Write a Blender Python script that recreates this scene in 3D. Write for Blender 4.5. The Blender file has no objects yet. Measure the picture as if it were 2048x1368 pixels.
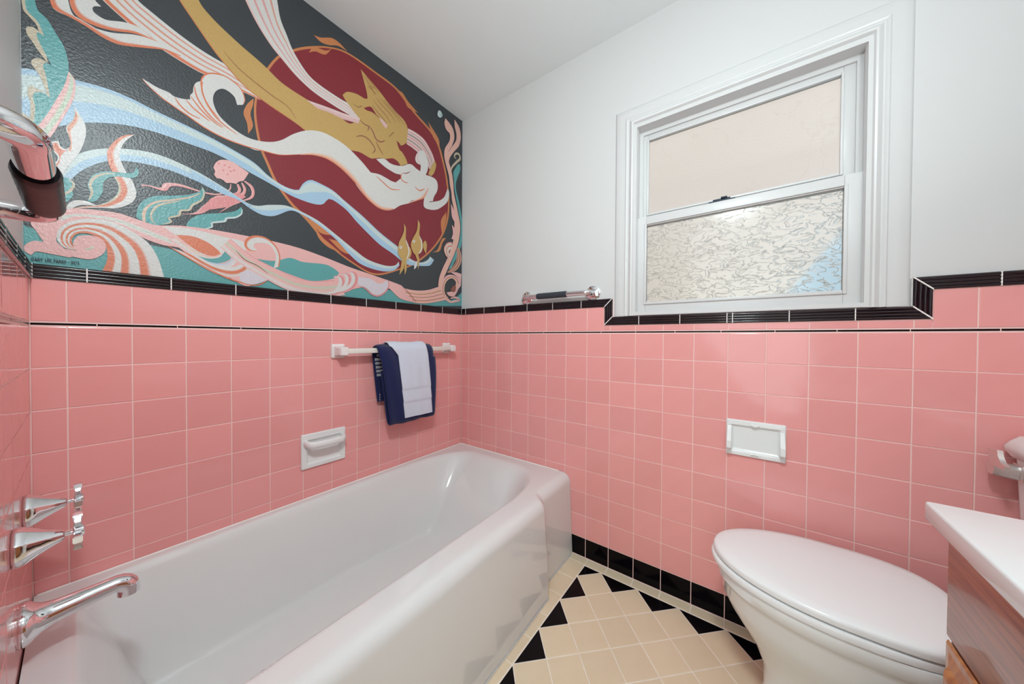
import bpy, bmesh, math, random
from mathutils import Vector, Matrix
random.seed(7)
R = math.radians
C = bpy.context.scene.collection
sc = bpy.context.scene

# ------------------------------------------------------------------ camera
F = Vector((0.80372697, 0.59487271, -0.01222344)); RT = Vector((0.5949653, -0.8037291, 0.00598488)); UP = Vector((0.00626409, 0.01208273, 0.99990738))
cam_d = bpy.data.cameras.new('camera'); cam = bpy.data.objects.new('camera', cam_d); C.objects.link(cam)
cam_d.sensor_width = 36.0; cam_d.lens = 640.0 / 2048 * 36; cam_d.clip_start = 0.01
cam.matrix_world = Matrix(((RT.x, UP.x, -F.x, -1.44295), (RT.y, UP.y, -F.y, -1.46775), (RT.z, UP.z, -F.z, 1.05793), (0, 0, 0, 1)))
sc.camera = cam
# ------------------------------------------------------------------ view
sc.view_settings.view_transform = 'Standard'; sc.view_settings.look = 'None'
sc.view_settings.exposure = 0.0; sc.view_settings.gamma = 1.0; sc.view_settings.use_curve_mapping = False
# ------------------------------------------------------------------ sky, sun
world = bpy.data.worlds.new('sky'); sc.world = world; world.use_nodes = True
wn = world.node_tree; wn.nodes.clear()
sky = wn.nodes.new('ShaderNodeTexSky'); sky.sky_type = 'NISHITA'; sky.sun_disc = False; sky.sun_elevation = R(50); sky.sun_rotation = R(250)
bg = wn.nodes.new('ShaderNodeBackground'); bg.inputs['Strength'].default_value = 0.17
wo = wn.nodes.new('ShaderNodeOutputWorld'); wn.links.new(sky.outputs[0], bg.inputs[0]); wn.links.new(bg.outputs[0], wo.inputs[0])
def sun_light():
    d = bpy.data.lights.new('sun', 'SUN'); d.energy = 1.85; d.angle = R(0.5); d.color = (1, .95, .87)
    o = bpy.data.objects.new('sun', d); C.objects.link(o); o.location = (-6, -2, 8)
    o.rotation_euler = Vector((0.80, 0.18, -0.72)).to_track_quat('-Z', 'Y').to_euler()
sun_light()
def area_light(name, loc, to, size, size_y, power, col=(1, 1, 1)):
    d = bpy.data.lights.new(name, 'AREA'); d.shape = 'RECTANGLE'; d.size = size; d.size_y = size_y; d.energy = power; d.color = col
    o = bpy.data.objects.new(name, d); C.objects.link(o); o.location = loc
    o.rotation_euler = (Vector(to) - Vector(loc)).to_track_quat('-Z', 'Y').to_euler()
    return o
area_light('hall_fill', (-2.75, -1.43, 1.35), (-1.0, -1.2, 1.2), 1.3, 2.0, 19, (.86, .98, 1))  # added soft frontal fill through the doorway, no real source in the hall
area_light('ceiling_bounce_fill', (-1.22, -1.97, 1.58), (-1.12, -1.60, 2.43), 0.12, 0.12, 9.5, (.87, .985, 1))  # added unseen fill aimed at the ceiling for soft light from above
area_light('over_door_fill', (-1.43, -1.40, 2.085), (-.62, -.55, .55), 0.30, 0.09, 18.5, (.85, .975, 1))  # added unseen fill above the door, evens out walls and tub
for gx in (-1.13, -.94, -.75):
    d = bpy.data.lights.new('globe_light', 'POINT'); d.energy = .25; d.shadow_soft_size = .045; d.color = (.95, 1, .98)
    o = bpy.data.objects.new('globe_light', d); C.objects.link(o); o.location = (gx, -2.13, 1.98)

# ------------------------------------------------------------------ materials
def s2l(c):
    c = c / 255.0
    return c / 12.92 if c <= 0.04045 else ((c + 0.055) / 1.055) ** 2.4
def srgb(r, g, b): return (s2l(r), s2l(g), s2l(b), 1)
def mat(name, col, rough=.5, metal=0., bump=0., bscale=40, bdist=.002, vary=0., spec=.5, coat=0., noisecol=None, nscale=6, detail=4, transmission=0, ior=1.45):
    m = bpy.data.materials.new(name); m.use_nodes = True; n = m.node_tree; b = n.nodes['Principled BSDF']
    b.inputs['Base Color'].default_value = col if len(col) == 4 else (*col, 1)
    b.inputs['Roughness'].default_value = rough; b.inputs['Metallic'].default_value = metal
    b.inputs['Specular IOR Level'].default_value = spec; b.inputs['Coat Weight'].default_value = coat; b.inputs['Coat Roughness'].default_value = .05
    b.inputs['Transmission Weight'].default_value = transmission; b.inputs['IOR'].default_value = ior
    tc = n.nodes.new('ShaderNodeTexCoord')
    if noisecol:
        no = n.nodes.new('ShaderNodeTexNoise'); no.inputs['Scale'].default_value = nscale; no.inputs['Detail'].default_value = detail
        n.links.new(tc.outputs['Object'], no.inputs['Vector'])
        mx = n.nodes.new('ShaderNodeMix'); mx.data_type = 'RGBA'; mx.inputs[6].default_value = b.inputs['Base Color'].default_value; mx.inputs[7].default_value = noisecol
        n.links.new(no.outputs['Fac'], mx.inputs[0]); n.links.new(mx.outputs[2], b.inputs['Base Color'])
    if vary:
        oi = n.nodes.new('ShaderNodeObjectInfo'); hsv = n.nodes.new('ShaderNodeHueSaturation')
        mr = n.nodes.new('ShaderNodeMapRange'); mr.inputs[3].default_value = 1 - vary; mr.inputs[4].default_value = 1 + vary
        n.links.new(oi.outputs['Random'], mr.inputs[0]); n.links.new(mr.outputs[0], hsv.inputs['Value'])
        if b.inputs['Base Color'].links: n.links.new(b.inputs['Base Color'].links[0].from_socket, hsv.inputs['Color'])
        else: hsv.inputs['Color'].default_value = b.inputs['Base Color'].default_value
        n.links.new(hsv.outputs[0], b.inputs['Base Color'])
    if bump:
        nb = n.nodes.new('ShaderNodeTexNoise'); nb.inputs['Scale'].default_value = bscale; nb.inputs['Detail'].default_value = 3
        n.links.new(tc.outputs['Object'], nb.inputs['Vector'])
        bp = n.nodes.new('ShaderNodeBump'); bp.inputs['Strength'].default_value = bump; bp.inputs['Distance'].default_value = bdist
        n.links.new(nb.outputs['Fac'], bp.inputs['Height']); n.links.new(bp.outputs[0], b.inputs['Normal'])
    return m
M = {}
M['pink'] = mat('pink_glazed_tile', (.88, .385, .37), .09, vary=.035, noisecol=(.84, .35, .335, 1), nscale=9, bump=.25, bscale=14, bdist=.0012)
M['grout'] = mat('pale_pink_grout', (.92, .62, .58), .8, bump=.3, bscale=300, bdist=.0005)
M['grout_white'] = mat('white_grout', (.92, .86, .82), .8, bump=.3, bscale=300, bdist=.0005)
M['black'] = mat('black_glazed_tile', (.003, .002, .003), .12, spec=.12)
M['trimblack'] = mat('black_fluted_tile', (.012, .004, .007), .10, spec=.6)
M['plaster'] = mat('white_wall_paint', (.665, .655, .65), .45, bump=.18, bscale=26, bdist=.003)
M['ceiling'] = mat('white_ceiling_paint', (.83, .86, .865), .55, bump=.25, bscale=18, bdist=.004)
M['woodwork'] = mat('white_gloss_woodwork', (.69, .68, .675), .3, bump=.08, bscale=40, bdist=.001)
M['vinyl'] = mat('white_vinyl', (.67, .66, .655), .35)
M['enamel'] = mat('white_enamel', (.78, .78, .77), .07, coat=.3)
M['ceramic'] = mat('white_ceramic', (.84, .85, .84), .08, coat=.3)
M['seatplastic'] = mat('white_seat_plastic', (.88, .88, .88), .2)
M['tankceramic'] = M['ceramic']
M['cream'] = mat('cream_floor_tile', (.80, .665, .48), .35, vary=.03, noisecol=(.74, .60, .42, 1), nscale=14, bump=.2, bscale=60, bdist=.0006)
M['blackfloor'] = mat('black_floor_tile', (.004, .003, .004), .2, spec=.15, vary=.02)
M['floorgrout'] = mat('floor_grout', (.95, .87, .78), .85, noisecol=(.80, .68, .57, 1), nscale=30)
M['chrome'] = mat('chrome', (.82, .82, .84), .06, 1)
M['brushed'] = mat('brushed_nickel', (.78, .75, .73), .38, 1)
M['rubber'] = mat('black_rubber_grip', (.003, .0015, .003), .3, spec=.12, bump=.1, bscale=60)
M['gripblue'] = mat('dark_grey_rubber_grip', (.035, .042, .055), .5)
M['barwhite'] = mat('cream_plastic_bar', (.80, .74, .68), .25)
M['postwhite'] = mat('off_white_ceramic', (.84, .78, .77), .12)
M['counter'] = mat('white_cultured_marble', (.78, .79, .79), .1, noisecol=(.72, .73, .73, 1), nscale=8)
M['darkgap'] = mat('dark_window_trim', (.02, .03, .05), .5)  # dark blue-grey of the glazing gasket and sash lock
M['paleroof'] = mat('pale_blue_roof', (.55, .72, .82), .7)
M['hallwall'] = mat('hall_wall_paint', (.75, .74, .72), .6)
M['hallfloor'] = mat('hall_wood_floor', (.32, .2, .12), .35, noisecol=(.2, .11, .06, 1))
M['door'] = mat('white_door_paint', (.8, .8, .79), .3)
M['globe'] = mat('frosted_globe', (.95, .95, .95), .3)
M['globe'].node_tree.nodes['Principled BSDF'].inputs['Emission Color'].default_value = (1, .97, .93, 1)
M['globe'].node_tree.nodes['Principled BSDF'].inputs['Emission Strength'].default_value = 3.0
M['ground'] = mat('garden_ground', (.12, .16, .07), .9)
M['sill_grey'] = mat('grey_caulk', (.45, .43, .42), .8, noisecol=(.75, .73, .71, 1), nscale=60)

def stucco():
    m = mat('cream_stucco', (.80, .71, .61), .9, bump=.3, bscale=60, bdist=.004)
    n = m.node_tree; b = n.nodes['Principled BSDF']
    tc = n.nodes.new('ShaderNodeTexCoord'); mp = n.nodes.new('ShaderNodeMapping'); mp.inputs['Scale'].default_value = (1, 1, 1)
    no = n.nodes.new('ShaderNodeTexNoise'); no.inputs['Scale'].default_value = 1.3; no.inputs['Detail'].default_value = 6
    cr = n.nodes.new('ShaderNodeValToRGB'); e = cr.color_ramp.elements
    e[0].position = .497; e[0].color = (1, 1, 1, 1); e[1].position = .503; e[1].color = (1, 1, 1, 1)
    k = cr.color_ramp.elements.new(.5); k.color = (.95, .94, .93, 1)
    mx = n.nodes.new('ShaderNodeMix'); mx.data_type = 'RGBA'; mx.blend_type = 'MULTIPLY'; mx.inputs[0].default_value = 1; mx.inputs[6].default_value = (.80, .71, .61, 1)
    n.links.new(tc.outputs['Object'], mp.inputs[0]); n.links.new(mp.outputs[0], no.inputs['Vector']); n.links.new(no.outputs['Fac'], cr.inputs[0])
    n.links.new(cr.outputs[0], mx.inputs[7]); n.links.new(mx.outputs[2], b.inputs['Base Color'])
    return m
M['stucco'] = stucco()
def wood(name, c1, c2, axis, sc_=(3, 60, 60)):
    m = bpy.data.materials.new(name); m.use_nodes = True; n = m.node_tree; b = n.nodes['Principled BSDF']; b.inputs['Roughness'].default_value = .32; b.inputs['Coat Weight'].default_value = .25
    tc = n.nodes.new('ShaderNodeTexCoord'); mp = n.nodes.new('ShaderNodeMapping'); mp.inputs['Scale'].default_value = sc_
    no = n.nodes.new('ShaderNodeTexNoise'); no.inputs['Scale'].default_value = 3.2; no.inputs['Detail'].default_value = 8; no.inputs['Distortion'].default_value = .4
    cr = n.nodes.new('ShaderNodeValToRGB'); cr.color_ramp.elements[0].position = .34; cr.color_ramp.elements[0].color = (*c2, 1); cr.color_ramp.elements[1].position = .56; cr.color_ramp.elements[1].color = (*c1, 1)
    n.links.new(tc.outputs['Object'], mp.inputs[0]); n.links.new(mp.outputs[0], no.inputs['Vector']); n.links.new(no.outputs['Fac'], cr.inputs[0]); n.links.new(cr.outputs[0], b.inputs['Base Color'])
    bp = n.nodes.new('ShaderNodeBump'); bp.inputs['Strength'].default_value = .25; bp.inputs['Distance'].default_value = .001
    n.links.new(no.outputs['Fac'], bp.inputs['Height']); n.links.new(bp.outputs[0], b.inputs['Normal'])
    return m
M['oak'] = wood('stained_oak_rail', (.38, .13, .05), (.20, .055, .02), 'x', (2.2, 40, 40))
M['oakdoor'] = wood('golden_oak_door', (.46, .19, .06), (.32, .11, .035), 'z', (30, 30, 3))
def fabric(name, c1, c2, scale, bump, weave=False):
    m = bpy.data.materials.new(name); m.use_nodes = True; n = m.node_tree; b = n.nodes['Principled BSDF']; b.inputs['Roughness'].default_value = .95
    b.inputs['Sheen Weight'].default_value = .25; b.inputs['Specular IOR Level'].default_value = .1
    tc = n.nodes.new('ShaderNodeTexCoord')
    if weave:
        mp = n.nodes.new('ShaderNodeMapping'); mp.inputs['Rotation'].default_value = (0, R(35), 0)
        t = n.nodes.new('ShaderNodeTexWave'); t.inputs['Scale'].default_value = scale; t.inputs['Distortion'].default_value = 1.2; t.inputs['Detail'].default_value = 2
        n.links.new(tc.outputs['Object'], mp.inputs[0]); n.links.new(mp.outputs[0], t.inputs['Vector']); fac = t.outputs['Fac']
    else:
        t = n.nodes.new('ShaderNodeTexNoise'); t.inputs['Scale'].default_value = scale; t.inputs['Detail'].default_value = 4
        n.links.new(tc.outputs['Object'], t.inputs['Vector']); fac = t.outputs['Fac']
    mx = n.nodes.new('ShaderNodeMix'); mx.data_type = 'RGBA'; mx.inputs[6].default_value = (*c1, 1); mx.inputs[7].default_value = (*c2, 1)
    n.links.new(fac, mx.inputs[0]); n.links.new(mx.outputs[2], b.inputs['Base Color'])
    bp = n.nodes.new('ShaderNodeBump'); bp.inputs['Strength'].default_value = bump; bp.inputs['Distance'].default_value = .002
    n.links.new(fac, bp.inputs['Height']); n.links.new(bp.outputs[0], b.inputs['Normal'])
    return m
M['navy'] = fabric('navy_towel_fabric', (.008, .010, .045), (.018, .025, .12), 150, .5, True)
M['washcloth'] = fabric('white_terry_fabric', (.60, .64, .76), (.74, .77, .86), 420, .6)
M['stitch'] = mat('white_stitching', (.8, .8, .8), .8)
def glass(name, textured):
    m = bpy.data.materials.new(name); m.use_nodes = True; n = m.node_tree; n.nodes.clear()
    out = n.nodes.new('ShaderNodeOutputMaterial')
    if not textured:
        tr = n.nodes.new('ShaderNodeBsdfTransparent'); gl = n.nodes.new('ShaderNodeBsdfGlossy'); gl.inputs['Roughness'].default_value = .01
        fr = n.nodes.new('ShaderNodeFresnel'); fr.inputs['IOR'].default_value = 1.45; mx = n.nodes.new('ShaderNodeMixShader')
        n.links.new(fr.outputs[0], mx.inputs[0]); n.links.new(tr.outputs[0], mx.inputs[1]); n.links.new(gl.outputs[0], mx.inputs[2]); n.links.new(mx.outputs[0], out.inputs[0])
        return m
    g = n.nodes.new('ShaderNodeBsdfGlass'); g.inputs['IOR'].default_value = 1.45; g.inputs['Roughness'].default_value = .12; g.inputs['Color'].default_value = (.99, 1, .995, 1)
    tc = n.nodes.new('ShaderNodeTexCoord'); mp = n.nodes.new('ShaderNodeMapping'); mp.inputs['Scale'].default_value = (1, 1, 2.0); mp.inputs['Rotation'].default_value = (R(18), 0, 0)
    no = n.nodes.new('ShaderNodeTexNoise'); no.inputs['Scale'].default_value = 26; no.inputs['Detail'].default_value = 5; no.inputs['Distortion'].default_value = .9
    ma = n.nodes.new('ShaderNodeMath'); ma.operation = 'SUBTRACT'; ma.inputs[1].default_value = .5
    ab = n.nodes.new('ShaderNodeMath'); ab.operation = 'ABSOLUTE'
    cr = n.nodes.new('ShaderNodeMapRange'); cr.inputs[1].default_value = 0; cr.inputs[2].default_value = .018; cr.inputs[3].default_value = 1; cr.inputs[4].default_value = 0
    bp = n.nodes.new('ShaderNodeBump'); bp.inputs['Strength'].default_value = 1; bp.inputs['Distance'].default_value = .0006
    n.links.new(tc.outputs['Object'], mp.inputs[0]); n.links.new(mp.outputs[0], no.inputs['Vector']); n.links.new(no.outputs['Fac'], ma.inputs[0]); n.links.new(ma.outputs[0], ab.inputs[0])
    n.links.new(ab.outputs[0], cr.inputs[0]); n.links.new(cr.outputs[0], bp.inputs['Height']); n.links.new(bp.outputs[0], g.inputs['Normal'])
    n.links.new(g.outputs[0], out.inputs[0])
    return m
M['clear'] = glass('clear_glass', False)
M['obscure'] = glass('obscure_glass', True)
def paint():
    m = bpy.data.materials.new('mural_paint'); m.use_nodes = True; n = m.node_tree; b = n.nodes['Principled BSDF']
    b.inputs['Roughness'].default_value = .33; b.inputs['Specular IOR Level'].default_value = .5
    at = n.nodes.new('ShaderNodeAttribute'); at.attribute_name = 'paint'; 
    tc = n.nodes.new('ShaderNodeTexCoord')
    st = n.nodes.new('ShaderNodeTexNoise'); st.inputs['Scale'].default_value = 420; st.inputs['Detail'].default_value = 2
    hs = n.nodes.new('ShaderNodeHueSaturation'); mr = n.nodes.new('ShaderNodeMapRange'); mr.inputs[1].default_value = .3; mr.inputs[2].default_value = .7; mr.inputs[3].default_value = .93; mr.inputs[4].default_value = 1.07
    nb = n.nodes.new('ShaderNodeTexNoise'); nb.inputs['Scale'].default_value = 170; nb.inputs['Detail'].default_value = 2
    bp = n.nodes.new('ShaderNodeBump'); bp.inputs['Strength'].default_value = .55; bp.inputs['Distance'].default_value = .0016
    for t in (st, nb): n.links.new(tc.outputs['Object'], t.inputs['Vector'])
    n.links.new(st.outputs['Fac'], mr.inputs[0]); n.links.new(mr.outputs[0], hs.inputs['Value']); n.links.new(at.outputs['Color'], hs.inputs['Color']); n.links.new(hs.outputs[0], b.inputs['Base Color'])
    n.links.new(nb.outputs['Fac'], bp.inputs['Height']); n.links.new(bp.outputs[0], b.inputs['Normal'])
    return m
M['paint'] = paint()

# ------------------------------------------------------------------ helpers
def link(name, me, m, parent=None, smooth=None):
    me.materials.append(m) if m and not me.materials else None
    o = bpy.data.objects.new(name, me); C.objects.link(o)
    if parent: o.parent = parent
    if smooth is not None:
        for p in me.polygons: p.use_smooth = True
        me.set_sharp_from_angle(angle=R(smooth))
    return o
def obj(name, bm, m, parent=None, smooth=None):
    bmesh.ops.recalc_face_normals(bm, faces=bm.faces)
    me = bpy.data.meshes.new(name); bm.to_mesh(me); bm.free()
    return link(name, me, m, parent, smooth)
def pydata(name, v, f, m, parent=None, smooth=None, recalc=True):
    me = bpy.data.meshes.new(name); me.from_pydata(v, [], f); me.update()
    if recalc:
        bm = bmesh.new(); bm.from_mesh(me); bmesh.ops.recalc_face_normals(bm, faces=bm.faces); bm.to_mesh(me); bm.free()
    return link(name, me, m, parent, smooth)
def empty(name, loc, label=None, cat=None, group=None):
    o = bpy.data.objects.new(name, None); C.objects.link(o); o.location = loc; o.empty_display_size = .05
    if label: o['label'] = label
    if cat: o['category'] = cat
    if group: o['group'] = group
    return o
def tag(o, label, cat, group=None):
    o['label'] = label; o['category'] = cat
    if group: o['group'] = group
    return o
def struct(o): o['kind'] = 'structure'; return o
def add_box(bm, lo, hi, bevel=0, seg=2):
    b = bmesh.new(); bmesh.ops.create_cube(b, size=1)
    for v in b.verts: v.co = Vector([(lo[i] + hi[i]) / 2 + v.co[i] * (hi[i] - lo[i]) for i in range(3)])
    if bevel: bmesh.ops.bevel(b, geom=b.edges[:], offset=bevel, segments=seg, affect='EDGES', profile=.5)
    merge(bm, b)
def merge(bm, b):
    mp = {v: bm.verts.new(v.co) for v in b.verts}
    for f in b.faces: bm.faces.new([mp[v] for v in f.verts])
    b.free()
def box(name, lo, hi, m, parent=None, bevel=0, seg=2, smooth=None):
    bm = bmesh.new(); add_box(bm, lo, hi, bevel, seg)
    return obj(name, bm, m, parent, smooth if smooth is not None else (40 if bevel else None))
def add_tube(bm, path, r, n=20, caps=True, rad=None):
    P_ = [Vector(p) for p in path]; rings = []
    for i, p in enumerate(P_):
        t = (P_[min(i + 1, len(P_) - 1)] - P_[max(i - 1, 0)]).normalized()
        if i == 0:
            a = t.orthogonal().normalized()
        else: a = (a - t * a.dot(t)).normalized()
        b = t.cross(a); rr = rad[i] if rad else r
        rings.append([bm.verts.new(p + (a * math.cos(2 * math.pi * k / n) + b * math.sin(2 * math.pi * k / n)) * rr) for k in range(n)])
    for A, B in zip(rings, rings[1:]):
        for k in range(n): bm.faces.new((A[k], A[(k + 1) % n], B[(k + 1) % n], B[k]))
    if caps: bm.faces.new(rings[0][::-1]); bm.faces.new(rings[-1])
def add_loft(bm, rings, cap0=True, cap1=True):
    vs = [[bm.verts.new(p) for p in r] for r in rings]; n = len(rings[0])
    for A, B in zip(vs, vs[1:]):
        for k in range(n): bm.faces.new((A[k], A[(k + 1) % n], B[(k + 1) % n], B[k]))
    if cap0: bm.faces.new(vs[0][::-1])
    if cap1: bm.faces.new(vs[-1])
def cyl_ring(c, axis, r, n=24, phase=0):
    ax = Vector(axis).normalized(); a = ax.orthogonal().normalized(); b = ax.cross(a); c = Vector(c)
    return [c + (a * math.cos(2 * math.pi * k / n + phase) + b * math.sin(2 * math.pi * k / n + phase)) * r for k in range(n)]
def arc_path(pts, r, n=6):
    """polyline with rounded corners"""
    P_ = [Vector(p) for p in pts]; out = [P_[0]]
    for i in range(1, len(P_) - 1):
        a = (P_[i - 1] - P_[i]).normalized(); b = (P_[i + 1] - P_[i]).normalized()
        p0 = P_[i] + a * r; p1 = P_[i] + b * r
        for k in range(n + 1):
            t = k / n; out.append(p0 * (1 - t) ** 2 + P_[i] * 2 * t * (1 - t) + p1 * t * t)
    out.append(P_[-1]); return out
def copy_tree(o, parent=None):
    c = o.copy(); C.objects.link(c)
    if parent: c.parent = parent
    for ch in [x for x in bpy.data.objects if x.parent == o and x != c]:
        copy_tree(ch, c)
    return c

# ------------------------------------------------------------------ room shell
PITCH = .11; L = 1.5185; Y0 = -2.22; CEIL = 2.43
def slab(name, lo, hi, m):
    return box(name, lo, hi, m)
wall_n = struct(slab('wall_north', (-1.66, .008, -.1), (.15, .15, 2.55), M['plaster']))
wall_w = bmesh.new()
add_box(wall_w, (-1.66, -1.05, -.1), (-1.5265, .008, 2.55)); add_box(wall_w, (-1.66, -1.82, 2.03), (-1.5265, -1.05, 2.55)); add_box(wall_w, (-1.66, -2.36, -.1), (-1.5265, -1.82, 2.55))
wall_w = struct(obj('wall_west', wall_w, M['plaster']))
wy0, wy1, wz0, wz1 = -1.058, -1.762, 1.162, 1.985
bm = bmesh.new()
add_box(bm, (.008, wy0, -.1), (.15, .15, 2.55)); add_box(bm, (.008, -2.36, -.1), (.15, wy1, 2.55)); add_box(bm, (.008, wy1, wz1), (.15, wy0, 2.55)); add_box(bm, (.008, wy1, -.1), (.15, wy0, wz0))
wall_e = struct(obj('wall_east', bm, M['plaster']))
wall_s = struct(slab('wall_south', (-1.66, -2.36, -.1), (.15, Y0, 2.55), M['plaster']))
ceil = struct(slab('ceiling', (-1.66, -2.36, CEIL), (.15, .15, 2.6), M['ceiling']))
floor = struct(slab('floor', (-1.66, -2.36, -.12), (.15, .15, -.0012), M['floorgrout']))
# hall beyond the open doorway
bm = bmesh.new()
add_box(bm, (-2.9, -2.4, -.1), (-2.82, -.4, 2.55)); add_box(bm, (-2.82, -.45, -.1), (-1.66, -.4, 2.55)); add_box(bm, (-2.82, -2.4, -.1), (-1.66, -2.36, 2.55)); add_box(bm, (-2.9, -2.4, 2.5), (-1.66, -.4, 2.6))
struct(obj('wall_hall', bm, M['hallwall'])); struct(box('floor_hall', (-2.9, -2.4, -.12), (-1.66, -.4, -.002), M['hallfloor']))

# grout beds behind the tiles
def bed(name, lo, hi, m, parent): return box(name, lo, hi, m, parent)
bed('grout_bed', (-L - .001, .0012, 0), (0, .0085, 1.2405), M['grout'], wall_n)
bed('grout_bed', (-1.527, -1.04, 0), (-L - .0012, .002, 1.2405), M['grout'], wall_w)
bm = bmesh.new()
add_box(bm, (.0012, -.968, 0), (.0085, .002, 1.2405)); add_box(bm, (.0012, -1.849, 0), (.0085, -.968, 1.1575)); add_box(bm, (.0012, Y0, 0), (.0085, -1.849, 1.2405))
obj('grout_bed', bm, M['grout'], wall_e)

# --- tile maker: a cushion-edged tile in wall coordinates (u along, v up), placed with an origin and two axes
def tile(parent, m, o, ux, nx, u0, u1, v0, v1, g=.0015, e=.0012, name='tile', tilt=.0005, th=.004):
    o = Vector(o); ux = Vector(ux); nx = Vector(nx); uz = Vector((0, 0, 1)) if abs(nx.z) < .5 else nx.cross(ux)
    u0, u1 = min(u0, u1) + g, max(u0, u1) - g; v0, v1 = v0 + g, v1 - g
    if u1 - u0 < .004 or v1 - v0 < .004: return
    cx, cz = (u0 + u1) / 2, (v0 + v1) / 2
    ta, tb = random.uniform(-tilt, tilt), random.uniform(-tilt, tilt); dz = random.uniform(-.0002, .0002)
    e = min(e, (u1 - u0) / 3, (v1 - v0) / 3); vs = []
    for (ins, h) in ((0, -th), (0, -.0007), (e * .45, -.00022), (e, 0)):
        for (a, b) in ((u0 + ins, v0 + ins), (u1 - ins, v0 + ins), (u1 - ins, v1 - ins), (u0 + ins, v1 - ins)):
            hh = h + (a - cx) * ta / .05 * .5 + (b - cz) * tb / .05 * .5 + dz if h > -th + .0001 else h
            vs.append(((a - cx), (b - cz), hh))
    P3 = [ux * a + uz * b + nx * h for a, b, h in vs]
    fs = [(12, 13, 14, 15)]
    for r in range(3):
        for k in range(4):
            a, b = r * 4 + k, r * 4 + (k + 1) % 4; fs.append((a, b, b + 4, a + 4))
    me = bpy.data.meshes.new(name); me.from_pydata(P3, [], fs); me.update()
    bmx = bmesh.new(); bmx.from_mesh(me); bmesh.ops.recalc_face_normals(bmx, faces=bmx.faces)
    for f in bmx.faces:
        if len(set(v.index for v in f.verts) & {12, 13, 14, 15}) == 4 and f.normal.dot(nx) < 0: bmesh.ops.reverse_faces(bmx, faces=bmx.faces); break
    bmx.to_mesh(me); bmx.free()
    ob = link(name, me, m, parent); ob.location = o + ux * cx + uz * cz
    return ob
rows = [1.0815] + [.973 - .11 * k for k in range(9)]          # joints from under the liner down to the black base row
ucol = [0] + [.0629 + .11188 * k for k in range(20)]; ucol = [u for u in ucol if u < 2.2] + [2.218]
lcol = [0] + [.1078 + .11295 * k for k in range(13)] + [L]
kcol = [0] + [.035 + .113 * k for k in range(9)] + [1.0]
# north (mural) wall, above the tub only
for k in range(len(lcol) - 1):
    for v1, v0 in zip(rows, rows[1:8]): tile(wall_n, M['pink'], (0, 0, 0), (-1, 0, 0), (0, -1, 0), lcol[k], lcol[k + 1], max(v0, .36), v1)
    tile(wall_n, M['pink'], (0, 0, 0), (-1, 0, 0), (0, -1, 0), lcol[k], lcol[k + 1], 1.0935, 1.2035)
# west (faucet) wall
for k in range(len(kcol) - 1):
    for v1, v0 in zip(rows, rows[1:8] if kcol[k] < .72 else rows[1:]): tile(wall_w, M['pink'], (-L, 0, 0), (0, -1, 0), (1, 0, 0), kcol[k], kcol[k + 1], v0 if kcol[k] > .72 else max(v0, .36), v1)
    tile(wall_w, M['pink'], (-L, 0, 0), (0, -1, 0), (1, 0, 0), kcol[k], kcol[k + 1], 1.0935, 1.2035)
# east (window) wall: full height beyond the tub
for k in range(len(ucol) - 1):
    a, b = ucol[k], ucol[k + 1]
    deep = b > .74
    for v1, v0 in zip(rows, rows[1:] if deep else rows[1:8]): tile(wall_e, M['pink'], (0, 0, 0), (0, -1, 0), (-1, 0, 0), a, b, v0 if deep else max(v0, .36), v1)
    if deep: tile(wall_e, M['black'], (0, 0, 0), (0, -1, 0), (-1, 0, 0), max(a, .735), b, .001, .093, name='base_tile')
    # row above the liner, cut round the window
    segs = []
    if a < .9285: segs.append((a, min(b, .9295), 1.2035))
    if b > .9285 and a < 1.887: segs.append((max(a, .9275), min(b, 1.888), 1.118))
    if b > 1.887: segs.append((max(a, 1.8865), b, 1.2035))
    if a < .9285 < b: tile(wall_e, M['pink'], (0, 0, 0), (0, -1, 0), (-1, 0, 0), a, .9285, 1.0935, 1.2035); tile(wall_e, M['pink'], (0, 0, 0), (0, -1, 0), (-1, 0, 0), .9265, b, 1.0935, 1.118)
    elif a < 1.887 < b: tile(wall_e, M['pink'], (0, 0, 0), (0, -1, 0), (-1, 0, 0), a, 1.8885, 1.0935, 1.118); tile(wall_e, M['pink'], (0, 0, 0), (0, -1, 0), (-1, 0, 0), 1.8865, b, 1.0935, 1.2035)
    else:
        for s0, s1, top in segs: tile(wall_e, M['pink'], (0, 0, 0), (0, -1, 0), (-1, 0, 0), s0, s1, 1.0935, top)
# south wall behind the toilet and vanity
for k in range(14):
    a, b = .004 + k * .109, .004 + (k + 1) * .109
    for v1, v0 in zip(rows, rows[1:] if k < 6 else rows[1:5]): tile(wall_s, M['pink'], (0, Y0 + .010, 0), (-1, 0, 0), (0, 1, 0), a, b, v0, v1, th=.008)
    tile(wall_s, M['pink'], (0, Y0 + .010, 0), (-1, 0, 0), (0, 1, 0), a, b, 1.0935, 1.2035, th=.008)
box('grout_bed', (-1.5265, Y0 - .001, 0), (.0018, Y0 + .008, 1.2405), M['grout'], wall_s)

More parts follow.
